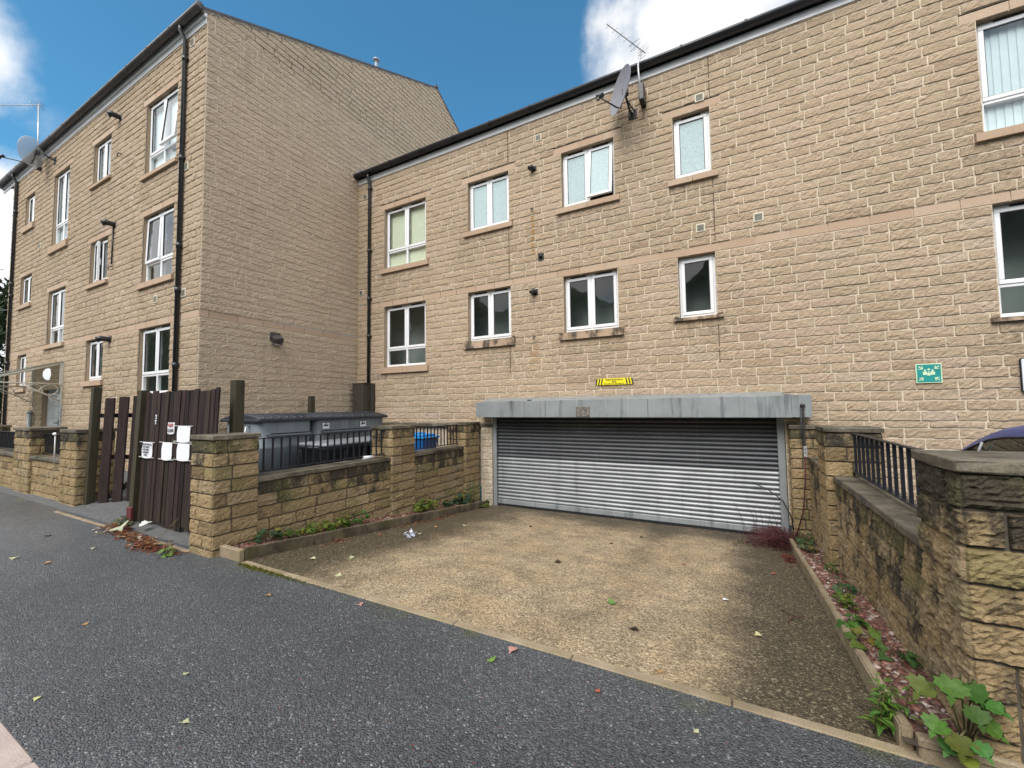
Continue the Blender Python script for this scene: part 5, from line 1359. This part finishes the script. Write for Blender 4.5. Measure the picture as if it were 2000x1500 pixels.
# dead red twiggy bush by the shutter
root = empty('dead_shrub', (.42,7.25,dz(7.25))); tag(root, 'dark red dead twiggy shrub against the right end of the shutter', 'shrub')
bm = new_bm()
for i in range(260):
    p = Vector((.66+random.uniform(-.12,.08), 7.35+random.uniform(-.15,.15), dz(7.3)+.03)); a = random.uniform(PI*.62,PI*1.35) if random.random() < .7 else random.uniform(0,2*PI); l = random.uniform(.2,.85)
    e = p+Vector((math.cos(a)*l*.8, math.sin(a)*l*.55, random.uniform(.0,.26)*(1.2-l))); m_ = (p+e)/2+Vector((random.uniform(-.05,.05),random.uniform(-.05,.05),random.uniform(0,.12)))
    e.y = min(e.y, SY-.06); tube(bm, [p,m_,e], [.004,.003,.0015], 4)
for i in range(12):
    p = Vector((.25+random.uniform(-.2,.3), SY-.1, dz(7.6))); tube(bm, [p, p+Vector((random.uniform(-.1,.1),-.02,.3)), p+Vector((random.uniform(-.25,.1),-.03,random.uniform(.4,.62)))], [.003,.0025,.001], 4)
build('twig', bm, m_redtwig, root)
bm = new_bm(); cols = []
for i in range(900):
    x = .62-abs(rng.normal(0,.28)); y = 7.15+rng.normal(0,.20); y = min(y, SY-.05); a = random.uniform(0,2*PI)
    add_leaf(bm, cols, LANCE, (x,y,dz(y)+.01+random.random()*.10*max(0,1-abs(x-.55)/.5)), (math.cos(a),math.sin(a),random.uniform(-.2,.4)), (0,0,1), random.uniform(.025,.06), gcol((.055,.015,.017), .45))
o = build('leaf_litter', bm, m_dead, root, fix=False); set_cols(o, cols); o['kind'] = 'stuff'

# gravel beds (pebbles) and their concrete edgings
def pebbles(name, x0, x1, y0, y1, n, zf, label, smin=.012, smax=.031, dark=.0):
    acc = Acc()
    ph = (1+5**.5)/2; ico = np.array([(-1,ph,0),(1,ph,0),(-1,-ph,0),(1,-ph,0),(0,-1,ph),(0,1,ph),(0,-1,-ph),(0,1,-ph),(ph,0,-1),(ph,0,1),(-ph,0,-1),(-ph,0,1)], float); ico /= np.linalg.norm(ico[0])
    fs = np.array([(0,11,5),(0,5,1),(0,1,7),(0,7,10),(0,10,11),(1,5,9),(5,11,4),(11,10,2),(10,7,6),(7,1,8),(3,9,4),(3,4,2),(3,2,6),(3,6,8),(3,8,9),(4,9,5),(2,4,11),(6,2,10),(8,6,7),(9,8,1)])
    pal = [(.17,.072,.052),(.22,.10,.075),(.12,.055,.042),(.27,.16,.12),(.30,.21,.165),(.09,.05,.04),(.40,.33,.28),(.20,.085,.06)]
    for i in range(n):
        y = random.uniform(y0,y1); x = random.uniform(x0,x1); s = random.uniform(smin,smax)
        v = ico*np.array((s*random.uniform(.7,1.2), s*random.uniform(.7,1.3), s*random.uniform(.4,.75)))*rng.uniform(.82,1.15,(12,1)); a = random.uniform(0,2*PI); ca, sa = math.cos(a), math.sin(a)
        v = v@np.array(((ca,sa,0),(-sa,ca,0),(0,0,1)))+np.array((x,y,zf(x,y)+random.uniform(-.002,.012)))
        c = np.array(random.choice(pal if random.random() > .35 else pal[:3]))*random.uniform(.5,1.1); acc.add(v, fs, np.tile(c,(12,1)), 0)
    o = acc.mesh(name, [m_pebble], None, (x0,y0,zf(x0,y0)), smooth=True); tag(o, label, 'gravel', kind='stuff'); return o
pebbles('gravel', .66, .95, 2.62, 7.35, 7000, lambda x, y: bedz(y)-.01+.02*math.sin(x*21+y*3), 'brown and pink pebble gravel in the bed along the right wall')
pebbles('gravel', -5.11, -4.74, 2.70, 7.3, 4200, lambda x, y: bedz(y)-.015, 'brown pebble gravel in the bed along the left wall')
bm = new_bm()
quad(bm, [(.62,2.55,bedz(2.55)-.02),(1.0,2.55,bedz(2.55)-.02),(1.0,7.5,bedz(7.5)-.02),(.62,7.5,bedz(7.5)-.02)]); quad(bm, [(-5.14,2.6,bedz(2.6)-.02),(-4.70,2.6,bedz(2.6)-.02),(-4.70,7.6,bedz(7.6)-.02),(-5.14,7.6,bedz(7.6)-.02)])
tag(build('soil', bm, m_soil, fix=False), kind='structure')
def edging(x0, x1, y0, y1, n, h, mat, label, h2=None):
    root = empty('concrete_edging', ((x0+x1)/2,(y0+y1)/2,dz(5))); tag(root, label, 'edging')
    for i in range(n):
        ya, yb = y0+(y1-y0)*i/n+.003, y0+(y1-y0)*(i+1)/n-.003; za, zb = dz(ya)+h+random.uniform(-.004,.004), dz(yb)+h+random.uniform(-.004,.004); jx = random.uniform(-.004,.004)
        bm = new_bm(); prism(bm, [(x0+jx,ya,dz(ya)-.15),(x1+jx,ya,dz(ya)-.15),(x1+jx,ya,za),(x0+jx,ya,za)], (0,0,0.0001)) if False else None
        vs = [bm.verts.new(p) for p in ((x0+jx,ya,dz(ya)-.15),(x1+jx,ya,dz(ya)-.15),(x1+jx,yb,dz(yb)-.15),(x0+jx,yb,dz(yb)-.15),(x0+jx,ya,za),(x1+jx,ya,za),(x1+jx,yb,zb),(x0+jx,yb,zb))]
        for q in ((3,2,1,0),(4,5,6,7),(0,1,5,4),(1,2,6,5),(2,3,7,6),(3,0,4,7)): bm.faces.new([vs[k] for k in q])
        bmesh.ops.bevel(bm, geom=bm.edges[:], offset=.008, segments=2, affect='EDGES'); build('edging_stone', bm, mat, root)
    return root
e1 = edging(.615, .665, 2.60, 7.30, 6, .115, m_edging, 'tan concrete edging between the driveway and the right gravel bed')
bm = new_bm(); bx(bm, (.667,2.555,-1.75), (1.0,2.61,-1.50), .008); build('edging_stone', bm, m_edging, e1)
e2 = edging(-4.735, -4.675, 2.62, 7.62, 6, .125, m_kerbL, 'dark mossy concrete edging between the driveway and the left wall')
bm = new_bm(); bx(bm, (-5.06,2.56,-1.75), (-4.675,2.618,-1.485), .008); build('edging_stone', bm, m_edging, e2)
bm = new_bm(); cols = []
for i in range(1100):   # moss along the front edging
    x = -4.6+abs(rng.normal(0,.55)); y = 2.53+rng.normal(0,.018); a = random.uniform(0,2*PI); add_leaf(bm, cols, LANCE, (x,y,-1.6), (math.cos(a),math.sin(a),1.2), (1,0,0), random.uniform(.008,.022), gcol((.13,.13,.018)))
o = build('moss', bm, m_leaf, None, (-4.5,2.53,-1.6), fix=False); set_cols(o, cols); tag(o, 'yellow green moss along the left end of the front edging', 'moss', kind='stuff')

# fallen leaves
def ground_z(x, y): return -1.6 if y <= 2.6 else dz(y)
LG = 'fallen leaves scattered on the pavement and driveway'
def fallen(x, y, s, c, label, shape=MAPLE, curl=.25, rot=None):
    s *= .62; bm = new_bm(); cols = []; a = rot if rot is not None else random.uniform(0,2*PI); z = ground_z(x,y)+.008
    add_leaf(bm, cols, shape, (x,y,z), (math.cos(a),math.sin(a),random.uniform(.0,.15)), (random.uniform(-.25,.25),random.uniform(-.25,.25),1), s, c, curl*random.uniform(.4,1))
    tube(bm, [(x,y,z),(x-math.cos(a)*s*.4,y-math.sin(a)*s*.4,z+.004)], .0015, 4); cols += [c]*8
    o = build('fallen_leaf', bm, m_dead, None, (x,y,z), fix=False); set_cols(o, cols); tag(o, label, 'leaf', LG)
pale = (.40,.40,.24); tan_ = (.36,.22,.10); grn = (.14,.22,.05); drk = (.045,.03,.02); red = (.30,.09,.05); pnk = (.42,.22,.19)
for x, y, s, c, lab in ((-6.48,1.63,.10,(.42,.24,.13),'orange tan leaf on the pavement at far left'),(-7.9,1.95,.12,drk,'dark curled leaf on the pavement before the street wall'),(-7.06,1.51,.12,pale,'pale leaf on the pavement at the left edge'),(-6.71,2.05,.10,pale,'pale leaf on the pavement beside the gate debris'),
    (-3.61,2.21,.075,tan_,'tan leaf on the pavement below the edging, left half'),(-3.44,2.83,.10,pale,'pale green leaf just inside the driveway edging'),(-2.76,2.47,.07,pnk,'pinkish leaf touching the front edging, left half'),(-3.86,3.35,.10,(.34,.36,.2),'pale green leaf on the damp left side of the driveway'),(-4.18,3.05,.10,pale,'pale leaf on the driveway by the left edging start'),
    (-1.34,2.49,.11,pnk,'pink maple leaf resting on the middle of the front edging'),(-1.40,2.30,.09,grn,'green leaf on the pavement below the pink maple leaf'),(-1.02,3.62,.12,(.12,.22,.06),'green leaf in the middle of the driveway'),(-1.84,4.54,.13,drk,'dark leaf in the middle of the driveway with a curled tip'),(-.70,3.2,.11,drk,'dark twig like leaf on the centre of the driveway'),
    (.10,3.63,.08,(.5,.45,.25),'yellow leaf on the damp right side of the driveway'),(-.13,4.29,.075,(.62,.62,.6),'white leaf or scrap on the right of the driveway'),(-.22,2.27,.045,pale,'small pale leaf on the asphalt near the bottom right'),(-.46,2.68,.06,tan_,'tan leaf at the inner side of the front edging, right half'),(-.73,2.33,.05,red,'small red leaf on the asphalt below the edging'),
    (-2.55,1.14,.06,pale,'pale leaf low on the asphalt, bottom left'),(-3.5,.86,.05,(.5,.5,.2),'yellow green scrap on the asphalt near the pink kerb'),(-4.38,1.3,.06,tan_,'tan leaf on the asphalt left of centre'),(-2.99,1.34,.05,pale,'tiny pale leaf on the left asphalt'),(.30,5.5,.07,red,'rust red leaf at the right of the driveway'),(-.6,5.3,.06,red,'small rust red leaf far up the driveway'),
    (-4.49,4.34,.08,red,'reddish leaf at the foot of the left edging'),(-4.04,4.68,.10,pale,'pale leaf near the middle of the left edging'),(-4.2,5.2,.09,tan_,'tan leaf far up the left side of the driveway'),(-3.9,5.6,.09,pale,'pale leaf far up the left side, nearest the shutter'),(-3.0,6.2,.09,drk,'dark leaf before the left half of the shutter'),(-1.6,5.8,.08,drk,'dark leaf before the middle of the shutter'),(-1.3,6.5,.08,drk,'dark leaf close to the shutter foot')):
    fallen(x, y, s, c, lab)
bm = new_bm(); cols = []
g = [(-4.10,4.44),(-4.02,4.42),(-4.0,4.52),(-4.08,4.55)]
for (x, y) in g:
    for k in range(3): add_leaf(bm, cols, IVY, (x,y,dz(y)+.01+.02*k), (random.uniform(-1,1),random.uniform(-1,1),.5), (random.uniform(-.5,.5),0,1), .06, (.6,.64,.75))
o = build('plastic_wrapper', bm, m_dead, None, (-4.05,4.48,dz(4.5)), fix=False); set_cols(o, cols); tag(o, 'crumpled pale plastic wrapper on the left of the driveway', 'litter')
bm = new_bm(); tube(bm, [(-5.24,4.72,-.785),(-5.22,4.90,-.785)], [.03,.026], 10); tag(build('plastic_bottle', bm, m_paper, None, (-5.23,4.8,-.8)), 'crushed white plastic bottle lying on the left wall coping', 'litter')
bm = new_bm(); tube(bm, [(.28,4.28,dz(4.28)+.01),(.36,4.12,dz(4.1)+.03),(.30,4.0,dz(4)+.01)], .004, 5); tube(bm, [(.36,4.12,dz(4.1)+.03),(.44,4.16,dz(4.1)+.02)], .003, 5); tag(build('twig', bm, m_redtwig, None, (.3,4.1,dz(4.1))), 'thin dark twig on the driveway by the right edging', 'twig')
# red brown leaf litter at the gate foot and along the left edging
bm = new_bm(); cols = []
def drift(n, pts, sx, sy, pal, smin=.03, smax=.09, hz=.05):
    for i in range(n):
        (x0, y0), (x1, y1) = random.choice(pts); t = random.random(); x = x0+(x1-x0)*t+rng.normal(0,sx); y = y0+(y1-y0)*t+rng.normal(0,sy); a = random.uniform(0,2*PI); c = random.choice(pal)
        add_leaf(bm, cols, LANCE, (x,y,ground_z(x,y)+.004+random.random()*hz*math.exp(-((y-(y0+y1)/2)/max(sy,.01))**2)), (math.cos(a),math.sin(a),random.uniform(-.25,.3)), (0,0,1), random.uniform(smin,smax), gcol(c,.35), .1)
rp = [(.16,.052,.022),(.11,.035,.016),(.21,.085,.032),(.08,.03,.017)]
drift(800, [((-7.75,2.50),(-7.25,2.52)),((-7.15,2.42),(-6.35,2.42)),((-6.35,2.36),(-5.95,2.36))], .07, .055, rp, .03, .09, .06)
drift(120, [((-6.0,2.42),(-5.4,2.36))], .06, .05, rp, .025, .06, .02)
drift(60, [((-7.7,2.42),(-6.2,2.36))], .1, .05, [(.45,.42,.30),(.36,.24,.13)], .05, .10, .05)
o = build('leaf_litter', bm, m_dead, None, (-6.9,2.45,-1.6), fix=False); set_cols(o, cols); tag(o, 'heap of red brown leaf litter at the foot of the timber gate', 'leaf litter', kind='stuff')
bm = new_bm(); cols = []
drift(260, [((-4.60,3.55),(-4.62,3.95)),((-4.62,4.9),(-4.62,5.6)),((-4.62,5.6),(-4.6,6.4))], .035, .10, [(.15,.045,.025),(.09,.035,.02),(.30,.17,.09),(.06,.03,.02)], .03, .07, .02)
drift(150, [((-4.92,3.0),(-4.92,7.2))], .07, .2, [(.15,.045,.025),(.09,.035,.02)], .03, .06, .0)
drift(140, [((.52,6.2),(.54,6.6))], .05, .10, [(.12,.03,.02),(.07,.02,.015)], .03, .07, .03)
for v in bm.verts:
    if v.co.x < -4.75: v.co.z += .095
o = build('leaf_litter', bm, m_dead, None, (-4.6,5,-1.8), fix=False); set_cols(o, cols); tag(o, 'thin line of dead leaves along the driveway edgings', 'leaf litter', kind='stuff')
clump('weed_plant', (-7.62,2.60,-1.6), .08, .16, .14, 46, .055, (.09,.11,.06), 'grey green weed beside the gate debris', None)
clump('weed_plant', (-5.62,2.32,-1.6), .05, .07, .09, 22, .06, (.14,.20,.05), 'pale green weed before the near left pillar', None)
bm = new_bm(); cols = []
add_leaf(bm, cols, MAPLE, (-7.30,2.47,-1.53), (.7,-.25,.05), (-.1,-.5,1), .19, (.36,.38,.27), .25); add_leaf(bm, cols, MAPLE, (-7.02,2.58,-1.52), (.3,.5,.3), (0,-.6,1), .13, (.55,.56,.52), .2)
o = build('fallen_leaf', bm, m_dead, None, (-7.3,2.47,-1.6), fix=False); set_cols(o, cols); tag(o, 'large pale maple leaf lying on the gate debris', 'leaf', LG)
bm = new_bm(); tube(bm, [(-6.35,2.44,-1.56),(-6.15,2.50,-1.47),(-5.98,2.56,-1.30)], [.006,.005,.003], 5); tube(bm, [(-6.3,2.36,-1.58),(-6.0,2.38,-1.55),(-5.75,2.42,-1.53)], .010, 6); tag(build('twig', bm, m_twig, None, (-6.3,2.44,-1.58)), 'pale bent twig sticking up from the gate debris', 'twig')

# ------------------------------------------------------------------ dark trees beyond the left end
def tree(x, y, z, h, r, label, seed, base=(.030,.050,.022), n=5200):
    rnd = np.random.default_rng(seed); root = empty('tree', (x,y,z)); tag(root, label, 'tree', 'trees beyond the left end of the block')
    bm = new_bm(); tube(bm, [(x,y,z),(x+.1,y,z+h*.5),(x,y+.1,z+h*.95)], [.28,.17,.03], 10)
    for i in range(14):
        a = rnd.uniform(0,2*PI); zz = z+h*rnd.uniform(.2,.85); l = r*rnd.uniform(.4,.9); tube(bm, [(x,y,zz),(x+math.cos(a)*l,y+math.sin(a)*l,zz+l*.35)], [.06,.015], 6)
    build('trunk', bm, m_twig, root)
    acc = Acc(); cl = [(rnd.uniform(0,2*PI), rnd.uniform(.12,1.0), rnd.uniform(.35,1)) for _ in range(70)]
    V = []; C = []; Fq = []
    for i in range(n):
        a, t, q = cl[rnd.integers(len(cl))]; rr = r*(1.05-t*.75)*q; c = np.array((x+math.cos(a)*rr, y+math.sin(a)*rr, z+h*t))+rnd.normal(0,r*.14,3)
        u = rnd.normal(0,1,3); u /= np.linalg.norm(u); w = np.cross(u, rnd.normal(0,1,3)); w /= np.linalg.norm(w); s = rnd.uniform(.08,.20)
        k = len(V)*4; V.append(np.array((c-u*s, c+w*s*.45, c+u*s, c-w*s*.45))); col = np.array(base)*rnd.uniform(.5,1.6); C.append(np.tile(col,(4,1)))
    acc.add(np.concatenate(V), np.arange(n*4).reshape(n,4), np.concatenate(C), 0); acc.mesh('crown', [m_leaf], root)
tree(-31.0, 6.2, -1.6, 8.2, 2.3, 'dark bushy evergreen tree beyond the far left end of the block', 3)
tree(-29.5, 3.0, -1.6, 3.3, 1.3, 'small dark shrubby tree beside the far left end of the block', 5, n=2600)

# ------------------------------------------------------------------ wooded bank across the road (behind the viewer; seen in the window panes)
bm = new_bm(); nx, ny = 420, 14; g = []
for j in range(ny+1):
    row = []
    for i in range(nx+1):
        x = -110+200*i/nx; t = j/ny; y = -16-14*t
        hgt = (1-(1-t)**2.2)*(15.5+2.2*math.sin(x*.11)+1.2*math.sin(x*.37+1)+.5*math.sin(x*.83+2)) + (rng.normal(0,.16) if 0 < j else 0)
        row.append(bm.verts.new((x+rng.normal(0,.12), y+rng.normal(0,.3), -1.75+hgt)))
    g.append(row)
for j in range(ny):
    for i in range(nx): bm.faces.new((g[j][i],g[j][i+1],g[j+1][i+1],g[j+1][i]))
tag(build('hill', bm, plain('wooded_bank', (.115,.135,.085), .95, var=.6, scale=1.2, bump=.8, bscale=3)), kind='structure')
# ------------------------------------------------------------------ camera
cam = bpy.data.cameras.new('camera'); co = bpy.data.objects.new('camera', cam); COL.objects.link(co)
cam.sensor_fit = 'HORIZONTAL'; cam.sensor_width = 36; cam.lens = 809.2/2000*36; cam.clip_start = .05; cam.clip_end = 3000
r_, d_, f_ = Vector((.88053305,.47381642,-.01263092)), Vector((-.03699613,.04213713,-.99842664)), Vector((-.4725387,.87961495,.05463251))
M = Matrix((r_, -d_, -f_)).transposed().to_4x4(); co.matrix_world = M
SC.camera = co

# ------------------------------------------------------------------ light
SUN_EL, SUN_AZ = math.radians(50), math.radians(181)     # compass-like: direction towards the sun, measured from +Y clockwise
sd = Vector((math.sin(SUN_AZ)*math.cos(SUN_EL), math.cos(SUN_AZ)*math.cos(SUN_EL), math.sin(SUN_EL)))
sun = bpy.data.lights.new('sun', 'SUN'); so = bpy.data.objects.new('sun', sun); COL.objects.link(so); so.location = (0,-5,20)
so.rotation_euler = (-sd).to_track_quat('-Z', 'Y').to_euler(); sun.energy = 1.5; sun.angle = math.radians(35); sun.color = (1,.965,.91)
w = bpy.data.worlds.new('World'); SC.world = w; w.use_nodes = True; nt = w.node_tree; nt.nodes.clear()
class W(Mat):
    def __init__(s): s.t = nt
W_ = W()
sky = W_.n('ShaderNodeTexSky', sky_type='NISHITA'); sky.sun_disc = False; sky.sun_elevation = SUN_EL; sky.sun_rotation = SUN_AZ; sky.air_density = 1.0; sky.dust_density = .6; sky.ozone_density = 1.6; sky.altitude = 100
tc = W_.n('ShaderNodeTexCoord'); D = tc.outputs['Generated']
nrm = W_.n('ShaderNodeVectorMath', {0: D}, operation='NORMALIZE').outputs[0]
n1 = W_.noise(2.6, 7, .58, nrm, .35); n2 = W_.noise(7.0, 5, .55, nrm)
dx, dy, dzv = W_.xyz(nrm)
def blob(c, a, b):
    c = Vector(c).normalized(); dt = W_.n('ShaderNodeVectorMath', {0: nrm, 1: tuple(c)}, operation='DOT_PRODUCT').outputs['Value']
    return W_.map(dt, math.cos(math.radians(a)), math.cos(math.radians(b)), 0, 1, True)
bl = blob((-.03,.745,.665), 9, 1)
for c, a, b, k in (((-.12,.74,.66),9,2,.55),((.06,.76,.64),9,2,.7),((-.872,.075,.485),8,1,.8),((-.90,.15,.41),6,1,.16),((-.95,.17,.24),10,3,.9),((-.97,.1,.1),12,5,.8)):
    bl = W_.math('MAXIMUM', bl, W_.math('MULTIPLY', blob(c,a,b), k))
behind = W_.math('MAXIMUM', W_.map(dy, .25, -.15, 0, 1, True), W_.map(dx, .38, .62, 0, 1, True))      # unseen brighter cloud added behind and to the right, lighting the facades
bl = W_.math('MAXIMUM', bl, W_.math('MULTIPLY', behind, .92))
nn = W_.math('ADD', W_.math('MULTIPLY', W_.math('SUBTRACT', n1, .5), 3.0), W_.math('MULTIPLY', W_.math('SUBTRACT', n2, .5), .9))
mask = W_.map(W_.math('ADD', bl, nn), .22, 1.0, 0, 1, True)
mask = W_.math('MULTIPLY', mask, W_.map(bl, .02, .2, 0, 1))
cloud = W_.ramp(n2, [(.3, (.84,.86,.91)), (.62, (1,1,1))])
SKYS = .10
cl = W_.mul(cloud, W_.map(behind, 0, 1, 4.9, 8.2))
tint = W_.n('ShaderNodeVectorMath', {0: sky.outputs[0], 1: (.37,.78,.84)}, operation='MULTIPLY').outputs[0]
mixc = W_.mix(mask, tint, cl)
bgn = W_.n('ShaderNodeBackground', {'Color': mixc, 'Strength': SKYS}); out = W_.n('ShaderNodeOutputWorld', {'Surface': bgn})

SC.view_settings.view_transform = 'Standard'; SC.view_settings.look = 'None'; SC.view_settings.exposure = 1.2; SC.view_settings.gamma = 1.0
SC.render.engine = 'CYCLES'
SC.cycles.max_bounces = 6; SC.cycles.transparent_max_bounces = 12
